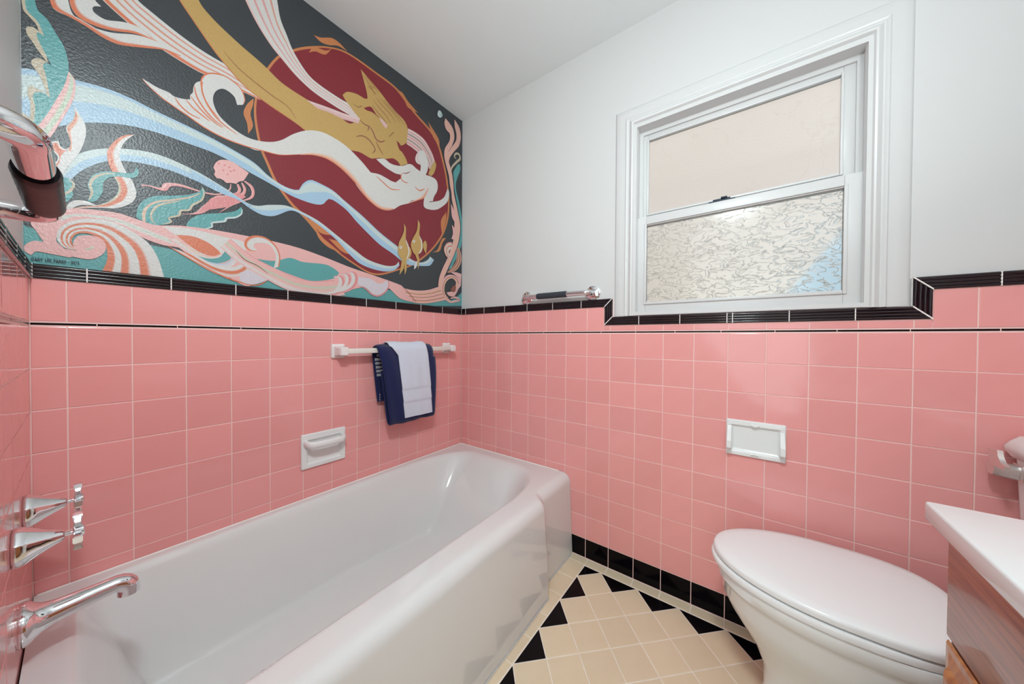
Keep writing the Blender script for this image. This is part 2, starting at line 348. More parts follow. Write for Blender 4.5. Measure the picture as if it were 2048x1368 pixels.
# thin black liner strips
def liner(parent, o, ux, nx, cuts):
    for a, b in zip(cuts, cuts[1:]): tile(parent, M['black'], o, ux, nx, a, b, 1.0838, 1.0912, g=.0010, e=.0016, name='liner_tile', tilt=0)
liner(wall_n, (0, 0, 0), (-1, 0, 0), (0, -1, 0), [0, .1566, .3100, .4680, .6240, .7825, .9397, 1.0977, 1.2568, 1.4139, L])
liner(wall_w, (-L, 0, 0), (0, -1, 0), (1, 0, 0), [0, .05, .208, .366, .524, .682, .84, 1.0])
liner(wall_e, (0, 0, 0), (0, -1, 0), (-1, 0, 0), [0, .1418, .2909, .4474, .6043, .759, .9145, 1.0698, 1.2255, 1.3826, 1.5406, 1.6942, 1.8466, 2.0008, 2.157, 2.218])
liner(wall_s, (0, Y0 + .010, 0), (-1, 0, 0), (0, 1, 0), [.004 + .1555 * k for k in range(10)])

# fluted black border: profile (v across, h out), mitred ends m0/m1 (s shift per v)
prof = [(0, -.004), (0, .001)]
for r in range(4):
    for k in range(1, 6): prof.append(((r + k / 5.0 - .08) / 4 * .0372, .0012 + .0042 * math.sin(math.pi * k / 5.5)))
prof += [(.0374, .0005), (.0374, -.008)]
def fluted(parent, A, d, pv, nx, s0, s1, m0=0, m1=0, name='border_tile'):
    A, d, pv, nx = Vector(A), Vector(d), Vector(pv), Vector(nx); g = .0011; vs = []
    mid = A + d * ((s0 + s1) / 2)
    for s, m_ in ((s0 + (.0022 if m0 else g), m0), (s1 - (.0022 if m1 else g), m1)):
        for v, h in prof: vs.append(A + d * (s + m_ * v) + pv * v + nx * h - mid)
    n = len(prof); fs = [(k, k + 1, n + k + 1, n + k) for k in range(n - 1)] + [tuple(range(n)), tuple(range(n, 2 * n))]
    ob = pydata(name, vs, fs, M['trimblack'], parent, 50); ob.location = mid; return ob
def run(parent, A, d, pv, nx, cuts, m0=0, m1=0):
    for i, (a, b) in enumerate(zip(cuts, cuts[1:])): fluted(parent, A, d, pv, nx, a, b, m0 if i == 0 else 0, m1 if i == len(cuts) - 2 else 0)
    A, d, pv, nx = map(Vector, (A, d, pv, nx)); bm = bmesh.new()
    def wedge(s, m_):
        vs = []; wd = .0022 if m_ else .0014
        for ds in (-wd, wd):
            for v, h in ((0, -.004), (0, .0008), (.0372, .0008), (.0372, -.004)): vs.append(bm.verts.new(A + d * (s + ds + m_ * v) + pv * v + nx * (h + ((.0050 if m_ else .0036) if h > 0 else 0))))
        for f in ((0, 1, 2, 3), (7, 6, 5, 4), (0, 4, 5, 1), (1, 5, 6, 2), (2, 6, 7, 3), (3, 7, 4, 0)): bm.faces.new([vs[i] for i in f])
    for i, c in enumerate(cuts):
        mm_ = m0 if i == 0 else (m1 if i == len(cuts) - 1 else 0)
        if mm_ == 0 or d.z > .5: wedge(c, mm_)
    obj('border_grout', bm, M['grout_white'], parent)
zu = (0, 0, 1); zb = 1.2038
run(wall_n, (0, 0, zb), (-1, 0, 0), zu, (0, -1, 0), [0, .0048, .161, .316, .472, .631, .7915, .9532, 1.1126, 1.2704, 1.4299, L - .004])
run(wall_w, (-L, 0, zb), (0, -1, 0), zu, (1, 0, 0), [.004, .162, .32, .478, .636, .794, .952, 1.03])
run(wall_e, (0, 0, zb), (0, -1, 0), zu, (-1, 0, 0), [0.001, .0393, .1934, .3486, .5026, .6594, .8158, .9300], 0, 1)
run(wall_e, (0, -.930, 0), zu, (0, -1, 0), (-1, 0, 0), [1.1195, 1.2038], 1, 1)
run(wall_e, (0, 0, 1.1195), (0, -1, 0), zu, (-1, 0, 0), [.930, 1.0839, 1.2432, 1.401, 1.418, 1.5772, 1.7337, 1.8865], 1, -1)
run(wall_e, (0, -1.8865, 0), zu, (0, 1, 0), (-1, 0, 0), [1.1195, 1.2038], 1, 1)
run(wall_e, (0, 0, zb), (0, -1, 0), zu, (-1, 0, 0), [1.8865, 1.9989, 2.155, 2.215], -1, 0)
run(wall_s, (0, Y0 + .01, zb), (-1, 0, 0), zu, (0, 1, 0), [.004 + .158 * k for k in range(10)])

# ------------------------------------------------------------------ floor tiles
def prism(name, pts, m, parent, g=.0019, th=.012, top=0.0):
    cx = sum(p[0] for p in pts) / len(pts); cy = sum(p[1] for p in pts) / len(pts); n = len(pts)
    def inset(pts, d):
        out = []
        for i in range(n):
            p0, p1, p2 = Vector(pts[i - 1]), Vector(pts[i]), Vector(pts[(i + 1) % n])
            a = (p0 - p1).normalized(); b = (p2 - p1).normalized(); s = abs(a.x * b.y - a.y * b.x)
            out.append(p1 + (a + b) * (d / max(s, .15)))
        return out
    A = inset(pts, g); B = inset(pts, g + .0011); dz = random.uniform(-.0003, .0003)
    vs = [(p[0] - cx, p[1] - cy, -th) for p in A] + [(p[0] - cx, p[1] - cy, -.0008 + dz) for p in A] + [(p[0] - cx, p[1] - cy, dz) for p in B]
    fs = [tuple(range(2 * n, 3 * n))]
    for r in range(2):
        for k in range(n): fs.append((r * n + k, r * n + (k + 1) % n, (r + 1) * n + (k + 1) % n, (r + 1) * n + k))
    o = pydata(name, vs, fs, m, parent); o.location = (cx, cy, top); return o
FX = lambda m_: -.049 - .0805 * m_
FY = lambda n_: -.8645 - .0785 * n_
for m_ in range(0, 19):
    for n_ in range(0, 18):
        if (m_ + n_) % 2: continue
        # tile centred on node (m,n)
        pts = [(FX(m_ - 1), FY(n_)), (FX(m_), FY(n_ - 1)), (FX(m_ + 1), FY(n_)), (FX(m_), FY(n_ + 1))]
        if n_ > 17 or FX(m_ + 1) < -1.53 or FY(n_ + 1) < -2.23: continue
        if m_ == 0 and n_ == 0: prism('floor_tile', [(FX(0), FY(0)), (FX(1), FY(0)), (FX(0), FY(1))], M['blackfloor'], floor)
        elif m_ == 0: prism('floor_tile', [(FX(0), FY(n_ - 1)), (FX(1), FY(n_)), (FX(0), FY(n_ + 1))], M['blackfloor'], floor)
        elif n_ == 0: prism('floor_tile', [(FX(m_ - 1), FY(0)), (FX(m_ + 1), FY(0)), (FX(m_), FY(1))], M['blackfloor'], floor)
        else: prism('floor_tile', pts, M['cream'], floor)
by = [-.770, -.842, -.9563 + .0, -1.0728, -1.1817, -1.2956, -1.4056, -1.517, -1.63, -1.742, -1.854, -1.966, -2.078, -2.19]
ys = [-.8615, -.957, -1.0728, -1.183, -1.2965, -1.406, -1.518, -1.63, -1.742, -1.854, -1.966, -2.078, -2.19]
for a, b in zip(ys, ys[1:]): prism('floor_tile', [(-.0005, a), (-.0475, a), (-.0475, b), (-.0005, b)], M['cream'], floor)
xs = [-.0005, -.043, -.155, -.2695, -.389, -.5025, -.6145, -.728, -.841, -.954, -1.067, -1.18, -1.293, -1.406, -1.518]
for a, b in zip(xs, xs[1:]):
    prism('floor_tile', [(a, -.765), (a, -.863), (b, -.863), (b, -.765)][::-1], M['cream'], floor)

# ------------------------------------------------------------------ mural
MURAL_COLOURS = {'bg':(60,64,68),'teal':(98,168,168),'cream':(226,222,218),'or_':(226,128,92),'pink':(242,186,182),'blue':(172,203,226),'pale':(206,220,218),'maroon':(138,40,50),'gold':(204,166,100),'gdark':(170,122,76),'rust':(208,132,82),'salmon':(232,150,150),'tan':(206,190,165),'lilac':(222,214,222),'green':(200,214,190),'brown':(150,90,75),'peach':(240,190,165)}
MURAL = [
('painted_sea_bed','P','teal',[(-1541,1363,1),(-1516,1332),(-1407,1342),(-1313,1336),(-1139,1325),(-976,1318),(-703,1320),(-440,1294),(-91,1289),(11,1347,1),(12,1261,1),(-1545,1130,1),(-1544,1362,1)]),
('painted_disc','P','rust',[(-1056,1883),(-1041,1772),(-1018,1711),(-991,1652),(-941,1587),(-884,1540),(-810,1468),(-698,1401),(-580,1363),(-450,1408),(-347,1461),(-238,1553),(-152,1664),(-109,1772),(-98,1882),(-114,2008),(-142,2104),(-181,2189),(-236,2241),(-352,2286),(-457,2342),(-584,2350),(-714,2346),(-799,2310),(-877,2254),(-931,2203),(-977,2149),(-1016,2071),(-1045,1981)]),
('painted_disc','P','maroon',[(-1049,1883),(-1033,1774),(-1010,1716),(-983,1658),(-934,1595),(-878,1551),(-808,1475),(-698,1409),(-582,1371),(-454,1415),(-353,1467),(-245,1559),(-162,1668),(-121,1774),(-110,1881),(-127,2005),(-155,2098),(-193,2181),(-248,2232),(-361,2276),(-463,2332),(-586,2340),(-714,2338),(-798,2304),(-874,2246),(-927,2196),(-972,2144),(-1010,2067),(-1039,1979)]),
('painted_flame','P','rust',[(-854,2318,1),(-825,2329),(-783,2359),(-749,2362),(-714,2350,1),(-755,2345),(-793,2321),(-825,2310)]),
('painted_flame','P','rust',[(-873,2232,1),(-853,2268),(-805,2289),(-781,2315,1),(-809,2269),(-847,2255)]),
('painted_flame','P','rust',[(-1057,1934,1),(-1076,1901),(-1086,1864),(-1076,1832),(-1073,1796,1),(-1059,1832),(-1066,1872),(-1058,1911)]),
('painted_flame','P','rust',[(-466,2334,1),(-428,2340),(-394,2316),(-330,2291,1),(-394,2284),(-415,2306)]),
('painted_flame','P','rust',[(-261,2282,1),(-226,2256),(-185,2222),(-177,2185,1),(-225,2213)]),
('painted_flame','P','rust',[(-125,1815,1),(-164,1750),(-156,1669,1),(-125,1770)]),
('painted_flame','P','rust',[(-124,1659,1),(-156,1645),(-190,1575),(-227,1550,1),(-175,1570),(-152,1623)]),
('painted_flame','P','rust',[(-878,1548,1),(-830,1542),(-775,1505,1),(-830,1503)]),
('painted_flame','P','rust',[(-846,1499,1),(-796,1469),(-743,1435,1),(-796,1448),(-830,1472)]),
('painted_flame','P','rust',[(-796,1486,1),(-747,1481),(-663,1443,1),(-732,1440)]),
('painted_ribbon','S',[(0,'blue'),(0.08,'blue'),(0.12,'pale'),(0.45,'pale'),(0.5,'blue'),(1,'blue')],[(-1541,1720),(-1507,1736),(-1446,1750),(-1394,1760),(-1348,1759),(-1299,1750),(-1230,1741),(-1170,1731),(-1104,1715),(-1053,1698),(-1012,1669),(-963,1650),(-924,1649),(-906,1658),(-900,1678),(-869,1711),(-830,1711),(-775,1700),(-732,1676),(-644,1631),(-549,1574),(-441,1524),(-379,1484),(-314,1475),(-262,1500),(-245,1523)],[(-1542,1563),(-1515,1582),(-1470,1613),(-1426,1646),(-1360,1675),(-1299,1685),(-1230,1685),(-1170,1684),(-1104,1670),(-1068,1658),(-1023,1646),(-972,1631),(-924,1619),(-859,1616),(-820,1626),(-790,1660),(-732,1642),(-702,1622),(-675,1598),(-619,1558),(-554,1516),(-485,1488),(-410,1451),(-363,1450),(-297,1459),(-244,1472),(-216,1509)]),
('painted_ribbon','S',[(0,'pale'),(0.45,'pale'),(0.5,'blue'),(1,'blue')],[(-1479,1487),(-1447,1545),(-1417,1576),(-1372,1601),(-1312,1618),(-1259,1615),(-1201,1600),(-1138,1574),(-1080,1545),(-1046,1544),(-1020,1556),(-983,1569),(-950,1576),(-906,1570),(-836,1550),(-758,1507),(-675,1459),(-614,1430),(-527,1419),(-470,1430),(-450,1454)],[(-1479,1415),(-1448,1491),(-1417,1534),(-1384,1560),(-1337,1576),(-1273,1581),(-1217,1572),(-1155,1554),(-1104,1546),(-1068,1527),(-1031,1515),(-992,1524),(-941,1561),(-906,1560),(-850,1540),(-769,1493),(-703,1435),(-644,1400),(-549,1388),(-479,1402),(-444,1435)]),
('painted_fin_plume','S',[(0,'cream'),(0.12,'cream'),(0.16,'or_'),(0.22,'cream'),(0.34,'cream'),(0.4,'or_'),(0.46,'cream'),(0.57,'cream'),(0.62,'or_'),(0.68,'cream'),(0.82,'cream'),(0.86,'or_'),(0.95,'or_'),(1,'cream')],[(-1524,2268),(-1444,2166),(-1380,2104),(-1334,2058),(-1310,2046),(-1246,2022),(-1187,2008),(-1120,2002),(-1067,1986),(-1022,1968)],[(-1588,2190),(-1518,2102),(-1444,2046),(-1399,2004),(-1370,1985),(-1335,1966),(-1284,1947),(-1212,1934),(-1162,1936),(-1037,1940)]),
('painted_fin_plume','P','cream',[(-1468,2063,1),(-1453,1991),(-1454,1958),(-1449,1935),(-1437,1922),(-1412,1921),(-1382,1931),(-1338,1955),(-1298,1960,1),(-1330,1978),(-1358,1973),(-1393,1953),(-1412,1956),(-1416,1966),(-1412,1975),(-1401,1983,1),(-1412,1993),(-1422,2025)]),
('painted_fin_plume','S',[(0,'or_'),(0.6,'or_'),(1,'cream')],[(-1455,1990),(-1454,1958),(-1449,1935),(-1437,1922),(-1412,1921),(-1382,1931),(-1338,1955),(-1298,1961)],[(-1443,2000),(-1443,1966),(-1439,1947),(-1427,1936),(-1405,1936),(-1377,1944),(-1340,1963),(-1300,1966)]),
('painted_fin_plume','P','cream',[(-1483,1945,1),(-1478,1914),(-1453,1912),(-1429,1908),(-1399,1899),(-1371,1900),(-1330,1921),(-1284,1947),(-1246,1955,1),(-1274,1961),(-1300,1963),(-1338,1952),(-1382,1925),(-1412,1915),(-1437,1915),(-1450,1927),(-1456,1956,1)]),
('painted_fin_plume','S',[(0,'or_'),(0.6,'or_'),(1,'cream')],[(-1485,1938),(-1478,1914),(-1453,1912),(-1429,1908),(-1399,1899),(-1371,1900),(-1330,1921),(-1284,1947),(-1244,1955)],[(-1477,1948),(-1467,1925),(-1445,1921),(-1420,1917),(-1395,1912),(-1366,1914),(-1328,1932),(-1284,1953),(-1246,1958)]),
('painted_fin_plume','S',[(0,'cream'),(0.2,'cream'),(0.24,'or_'),(0.3,'cream'),(0.45,'cream'),(0.5,'salmon'),(0.56,'cream'),(0.7,'cream'),(0.75,'salmon'),(0.8,'cream'),(0.92,'cream'),(1,'pink')],[(-1064,2787),(-1012,2589),(-997,2436),(-983,2354),(-972,2291),(-950,2242),(-926,2194),(-877,2142),(-826,2125),(-742,2118),(-707,2117),(-651,2082)],[(-1232,2589),(-1148,2435),(-1108,2336),(-1080,2272),(-1047,2216),(-1006,2168),(-972,2142),(-917,2105),(-853,2081),(-772,2072),(-725,2070),(-658,2071)]),
('painted_merman','P','gold',[(-1262,2182),(-1288,2295),(-1337,2435,1),(-1255,2484,1),(-1210,2341),(-1208,2229),(-1202,2169),(-1168,2136),(-1102,2104),(-1052,2086),(-1016,2071),(-967,2047),(-898,2037),(-838,2034),(-749,2037),(-702,2033),(-658,2078,1),(-696,2105),(-725,2128),(-736,2142,1),(-714,2169),(-672,2185),(-634,2187),(-619,2196,1),(-624,2226),(-639,2271),(-653,2312,1),(-614,2294),(-581,2279),(-547,2262),(-508,2238),(-463,2218),(-418,2202),(-397,2174),(-393,2131),(-403,2094),(-436,2062),(-448,2070),(-463,2073,1),(-448,2039),(-427,2028),(-406,2006),(-396,1984,1),(-439,1955,1),(-454,1969),(-483,1974),(-522,1954),(-560,1941),(-596,1922),(-612,1920),(-656,1924),(-693,1915),(-736,1906),(-789,1904),(-878,1904),(-926,1919),(-1016,1940),(-1083,1963),(-1139,2007),(-1168,2035),(-1214,2091),(-1246,2132)]),
('painted_merman','L','rust',2.38,[(-1262,2166),(-1246,2132),(-1214,2091),(-1168,2035),(-1139,2007),(-1083,1963),(-1016,1940),(-926,1919),(-878,1904)]),
('painted_merman','L','gdark',3.04,[(-1139,2045),(-1102,2016),(-1052,1995),(-998,1978),(-949,1967),(-919,1934)]),
('painted_merman','P','maroon',[(-639,2140,1),(-602,2166),(-573,2144),(-536,2135,1),(-560,2137),(-594,2144),(-622,2138)]),
('painted_merman','L','gdark',2.99,[(-639,2294),(-607,2263),(-576,2239)]),
('painted_merman','L','gdark',3.25,[(-576,2225),(-541,2206),(-500,2190),(-466,2163)]),
('painted_merman','L','gdark',3.25,[(-555,2237),(-522,2222),(-477,2203),(-442,2176)]),
('painted_merman','L','gdark',3.25,[(-591,2206),(-555,2184),(-522,2168),(-494,2143)]),
('painted_merman','L','gdark',3.25,[(-533,2240),(-494,2223),(-454,2205),(-418,2178)]),
('painted_merman','L','gdark',3.25,[(-596,2179),(-565,2158),(-533,2142),(-517,2126)]),
('painted_merman','L','gdark',3.12,[(-632,2299),(-596,2279),(-565,2260)]),
('painted_merman','L','brown',3.6,[(-614,2071),(-594,2056),(-576,2026),(-549,2025),(-528,2043)]),
('painted_merman','L','brown',3.12,[(-675,1988),(-644,2006),(-612,2004),(-581,1975),(-596,1946)]),
('painted_merman','L','brown',2.76,[(-656,2075),(-636,2066),(-614,2066),(-619,2043)]),
('painted_merman','L','brown',2.88,[(-576,2014),(-560,1990),(-538,1966)]),
('painted_merman','L','gdark',3.12,[(-508,2070),(-489,2095),(-477,2111)]),
('painted_merman','L','gdark',2.88,[(-619,2255),(-596,2250),(-581,2236)]),
('painted_merman','L','gdark',2.88,[(-609,2266),(-586,2264)]),
('painted_merman','L','gdark',2.76,[(-689,2130),(-665,2129),(-644,2147)]),
('painted_fin_plume','S',[(0,'cream'),(0.25,'pink'),(0.35,'cream'),(0.55,'salmon'),(0.65,'cream'),(0.85,'salmon'),(1,'cream')],[(-881,2033),(-800,2050),(-725,2064),(-656,2082)],[(-841,2021),(-789,2032),(-736,2035),(-663,2054)]),
('painted_fin_plume','S',[(0,'cream'),(0.3,'salmon'),(0.5,'cream'),(0.8,'salmon'),(1,'cream')],[(-560,2139),(-533,2134),(-514,2125)],[(-552,2124),(-536,2110),(-522,2105)]),
('painted_hair','S',[(0,'pink'),(0.1,'cream'),(0.17,'salmon'),(0.25,'cream'),(0.35,'brown'),(0.4,'cream'),(0.5,'salmon'),(0.6,'cream'),(0.68,'brown'),(0.74,'cream'),(0.85,'salmon'),(1,'cream')],[(-394,2173),(-346,2176),(-292,2168),(-254,2139),(-225,2104),(-214,2063),(-243,2022)],[(-403,2086),(-374,2084),(-342,2078),(-316,2071),(-288,2059),(-264,2036),(-253,2018)]),
('painted_hair','P','gold',[(-214,2084,1),(-203,2060),(-217,2013),(-239,1984),(-260,1987,1),(-246,2021)]),
('painted_mermaid','P','cream',[(-1327,1832,1),(-1298,1824),(-1272,1823),(-1258,1818),(-1235,1824),(-1223,1831,1),(-1224,1842),(-1217,1857,1),(-1215,1878),(-1209,1894),(-1199,1905,1),(-1194,1923),(-1184,1938),(-1160,1955),(-1131,1962),(-1096,1948),(-1083,1916),(-1087,1894),(-1104,1882,1),(-1112,1906),(-1130,1916),(-1146,1913),(-1161,1895),(-1168,1870),(-1165,1843),(-1150,1815),(-1114,1792),(-1069,1782),(-1016,1795),(-973,1822),(-927,1871),(-878,1910),(-826,1931),(-773,1932),(-714,1919),(-651,1886),(-604,1852,1),(-560,1861),(-527,1859),(-494,1855),(-468,1857,1),(-450,1877),(-433,1895,1),(-439,1908),(-468,1903),(-494,1905),(-522,1909),(-554,1919),(-576,1929,1),(-533,1949),(-502,1942),(-474,1944),(-442,1953),(-418,1966),(-390,1986),(-368,1991),(-342,1983),(-315,1978,1),(-312,2012),(-329,2013),(-342,2018),(-348,2034),(-339,2063),(-319,2089),(-295,2100),(-275,2082),(-261,2049),(-264,2008),(-278,1974,1),(-243,1980),(-206,1977),(-191,1954),(-195,1915),(-217,1875),(-228,1840,1),(-176,1866),(-141,1899),(-126,1932),(-114,1960,1),(-102,1940),(-106,1903),(-126,1866),(-179,1818),(-224,1795),(-274,1787),(-291,1798),(-288,1842,1),(-322,1821),(-367,1800),(-396,1774),(-441,1748),(-482,1714),(-522,1696),(-560,1694),(-596,1706),(-636,1730),(-670,1760),(-682,1774),(-743,1810),(-800,1826),(-853,1819),(-904,1800),(-973,1766),(-1024,1756),(-1053,1747),(-1082,1748),(-1137,1747),(-1186,1756),(-1230,1774),(-1258,1785),(-1285,1797),(-1311,1815)]),
('painted_mermaid','S',[(0,'or_'),(0.5,'peach'),(1,'cream')],[(-905,1797),(-853,1819),(-800,1826),(-743,1810),(-682,1774),(-636,1730),(-596,1706),(-560,1694),(-522,1696),(-482,1714)],[(-905,1803),(-849,1833),(-785,1848),(-721,1830),(-665,1792),(-621,1747),(-581,1723),(-546,1713),(-516,1716),(-482,1724)]),
('painted_mermaid','S',[(0,'or_'),(0.5,'peach'),(1,'cream')],[(-399,1770),(-322,1818),(-288,1842),(-257,1903)],[(-399,1773),(-328,1827),(-298,1860),(-257,1915)]),
('painted_mermaid','L','or_',2.24,[(-1327,1830),(-1311,1815),(-1285,1797),(-1258,1785),(-1230,1774),(-1186,1756),(-1137,1747),(-1082,1748),(-1024,1756),(-973,1766),(-905,1799)]),
('painted_mermaid','L','or_',2.38,[(-1196,1873),(-1197,1909),(-1184,1938),(-1160,1955),(-1131,1962),(-1096,1948),(-1083,1916),(-1087,1894)]),
('painted_mermaid','L','or_',2.72,[(-1196,1905),(-1194,1871),(-1182,1837),(-1160,1807),(-1137,1791),(-1103,1777)]),
('painted_mermaid','L','or_',2.72,[(-1214,1880),(-1207,1847),(-1190,1819),(-1166,1796),(-1140,1784)]),
('painted_mermaid','L','or_',2.56,[(-1223,1842),(-1212,1828),(-1195,1809),(-1169,1790),(-1144,1780)]),
('painted_mermaid','L','or_',2.72,[(-1233,1823),(-1218,1808),(-1200,1797),(-1176,1785)]),
('painted_mermaid','L','or_',2.56,[(-1258,1815),(-1245,1796),(-1224,1783),(-1200,1780)]),
('painted_mermaid','L','or_',2.04,[(-1194,1908),(-1195,1871),(-1178,1834),(-1150,1804)]),
('painted_mermaid','L','or_',3.24,[(-433,1921),(-436,1891),(-418,1880),(-393,1884)]),
('painted_mermaid','L','or_',3.36,[(-351,1881),(-328,1871),(-308,1876),(-284,1896)]),
('painted_mermaid','L','or_',3.12,[(-576,1847),(-541,1831),(-494,1814),(-442,1829)]),
('painted_mermaid','L','brown',2.43,[(-427,1923),(-405,1930),(-380,1950)]),
('painted_mermaid','L','brown',2.61,[(-253,1831),(-224,1844)]),
('painted_mermaid','L','pink',2.97,[(-326,2072),(-336,2048),(-329,2030),(-309,2019)]),
('painted_sea_leaf','P','tan',[(-1526,1921,1),(-1522,1875),(-1513,1863),(-1504,1852),(-1500,1838,1),(-1509,1842),(-1518,1834),(-1517,1817),(-1509,1803),(-1503,1790),(-1489,1767,1),(-1498,1770),(-1508,1763),(-1512,1749),(-1505,1735),(-1497,1717),(-1489,1684,1),(-1501,1689),(-1514,1691),(-1518,1673),(-1514,1649),(-1514,1610,1),(-1525,1617),(-1533,1610),(-1537,1593,1),(-1538,1518,1),(-1515,1554,1),(-1485,1673,1),(-1491,1849,1),(-1512,1908,1)]),
('painted_sea_leaf','P','teal',[(-1521,1926,1),(-1517,1879),(-1503,1863),(-1497,1847),(-1493,1832,1),(-1502,1834),(-1503,1822),(-1496,1800),(-1482,1763,1),(-1490,1765),(-1495,1754),(-1491,1734),(-1487,1698),(-1485,1678,1),(-1495,1685),(-1507,1678),(-1510,1663),(-1507,1641),(-1509,1603,1),(-1522,1604),(-1530,1587),(-1536,1559),(-1538,1518,1),(-1538,1496,1),(-1531,1515),(-1525,1537),(-1511,1577),(-1492,1626),(-1476,1678),(-1466,1711),(-1457,1760),(-1456,1781),(-1459,1809),(-1465,1831),(-1475,1851),(-1488,1878),(-1502,1892),(-1508,1937,1)]),
('painted_sea_leaf','S',[(0,'pink'),(0.3,'pink'),(0.5,'green'),(0.7,'green'),(0.85,'pink'),(1,'pink')],[(-1456,1766),(-1463,1725),(-1476,1678),(-1492,1626),(-1511,1577),(-1525,1537),(-1531,1515),(-1536,1470),(-1535,1433),(-1530,1397),(-1518,1370)],[(-1456,1766),(-1446,1747),(-1447,1709),(-1455,1671),(-1478,1596),(-1496,1545),(-1508,1504),(-1521,1463),(-1526,1434),(-1522,1400),(-1515,1371)]),
('painted_sea_leaf','P','cream',[(-1449,1680,1),(-1439,1660),(-1431,1640),(-1429,1618),(-1432,1592),(-1440,1558),(-1457,1515),(-1474,1470),(-1483,1433),(-1491,1392,1),(-1516,1364,1),(-1509,1405),(-1501,1452),(-1495,1480),(-1499,1494,1),(-1493,1512,1),(-1483,1508),(-1476,1518),(-1475,1531),(-1482,1543),(-1486,1553),(-1483,1565),(-1473,1573,1),(-1470,1560),(-1463,1556),(-1457,1562),(-1454,1575),(-1457,1594),(-1461,1609),(-1459,1621),(-1451,1637),(-1447,1656),(-1447,1670)]),
('painted_sea_leaf','S',[(0,'tan'),(0.35,'or_'),(1,'peach')],[(-1447,1667),(-1447,1656),(-1451,1637),(-1459,1621),(-1460,1609),(-1457,1594),(-1454,1574),(-1458,1559)],[(-1444,1662),(-1441,1648),(-1445,1632),(-1451,1616),(-1454,1603),(-1452,1588),(-1452,1570),(-1454,1550)]),
('painted_sea_leaf','P','or_',[(-1483,1562,1),(-1475,1566,1),(-1471,1555),(-1463,1552),(-1454,1559,1),(-1465,1546),(-1470,1530),(-1473,1512),(-1480,1500),(-1492,1488,1),(-1494,1503,1),(-1483,1502),(-1475,1514),(-1472,1532),(-1480,1544),(-1484,1553)]),
('painted_sea_leaf','P','teal',[(-1478,1468,1),(-1468,1479),(-1457,1479),(-1451,1468),(-1453,1451),(-1451,1438),(-1459,1419),(-1473,1406,1),(-1478,1429)]),
('painted_sea_leaf','L','tan',2.8,[(-1457,1479),(-1450,1468),(-1454,1451),(-1464,1436),(-1476,1423)]),
('painted_sea_leaf','S',[(0,'or_'),(0.35,'or_'),(0.45,'peach'),(0.55,'cream'),(1,'cream')],[(-1343,1656),(-1366,1639),(-1383,1611),(-1392,1586),(-1393,1567),(-1390,1546),(-1384,1528),(-1375,1512)],[(-1343,1655),(-1361,1624),(-1369,1597),(-1370,1576),(-1365,1555),(-1358,1536),(-1350,1516)]),
('painted_sea_leaf','S',[(0,'green'),(0.2,'or_'),(0.45,'or_'),(0.55,'cream'),(1,'cream')],[(-1384,1520),(-1374,1495),(-1375,1470),(-1389,1444),(-1411,1424),(-1436,1412),(-1460,1396)],[(-1355,1532),(-1344,1507),(-1340,1478),(-1350,1450),(-1378,1426),(-1406,1418),(-1439,1406),(-1448,1400)]),
('painted_sea_leaf','P','cream',[(-1463,1394,1),(-1459,1411),(-1447,1425),(-1428,1429),(-1418,1425),(-1411,1422,1),(-1436,1416),(-1448,1407),(-1456,1396)]),
('painted_sea_leaf','P','teal',[(-1428,1430,1),(-1423,1452),(-1427,1474),(-1419,1503),(-1400,1522),(-1375,1531),(-1356,1536),(-1345,1543),(-1340,1557,1),(-1342,1565,1),(-1335,1552),(-1337,1536),(-1350,1524),(-1370,1520),(-1388,1511),(-1400,1492),(-1402,1463),(-1411,1439),(-1419,1430)]),
('painted_sea_leaf','L','tan',3.08,[(-1425,1434),(-1420,1456),(-1423,1476),(-1416,1498),(-1399,1516),(-1378,1525)]),
('painted_jellyfish','S',[(0,'salmon'),(1,'pink')],[(-1083,1622),(-1062,1612),(-1055,1590),(-1062,1566),(-1090,1544),(-1122,1517),(-1155,1482)],[(-1087,1618),(-1070,1605),(-1064,1585),(-1071,1566),(-1094,1547),(-1125,1521),(-1154,1484)]),
('painted_jellyfish','S',[(0,'salmon'),(1,'pink')],[(-1091,1613),(-1080,1594),(-1086,1567),(-1104,1546),(-1138,1513),(-1171,1494),(-1202,1465),(-1246,1450)],[(-1094,1610),(-1088,1587),(-1097,1570),(-1116,1552),(-1151,1533),(-1187,1505),(-1214,1466),(-1246,1451)]),
('painted_jellyfish','S',[(0,'salmon'),(1,'pink')],[(-1102,1603),(-1094,1585),(-1103,1564),(-1138,1541),(-1172,1527),(-1187,1500)],[(-1107,1600),(-1103,1582),(-1111,1568),(-1138,1550),(-1164,1537),(-1189,1503)]),
('painted_jellyfish','S',[(0,'salmon'),(1,'pink')],[(-1122,1596),(-1123,1576),(-1138,1556),(-1160,1542),(-1188,1537),(-1205,1537),(-1246,1538),(-1268,1531),(-1278,1513),(-1291,1510),(-1316,1513),(-1331,1506)],[(-1124,1595),(-1127,1576),(-1141,1561),(-1160,1547),(-1188,1542),(-1205,1542),(-1246,1546),(-1274,1540),(-1286,1532),(-1290,1518),(-1312,1517),(-1328,1514)]),
('painted_jellyfish','P','salmon',[(-1104,1572,1),(-1138,1546),(-1172,1529),(-1184,1509),(-1196,1489),(-1208,1468,1),(-1187,1483),(-1162,1495),(-1132,1512),(-1104,1539),(-1080,1565,1)]),
('painted_jellyfish','P','pink',[(-1168,1634),(-1161,1654),(-1148,1668),(-1124,1675),(-1097,1666),(-1072,1655,1),(-1080,1636,1),(-1088,1620),(-1100,1612),(-1108,1601,1),(-1122,1599,1),(-1135,1594),(-1142,1600),(-1151,1602),(-1159,1600,1),(-1166,1609),(-1164,1622)]),
('painted_jellyfish','P','salmon',[(-1158,1650),(-1155,1655),(-1151,1653),(-1155,1648)]),
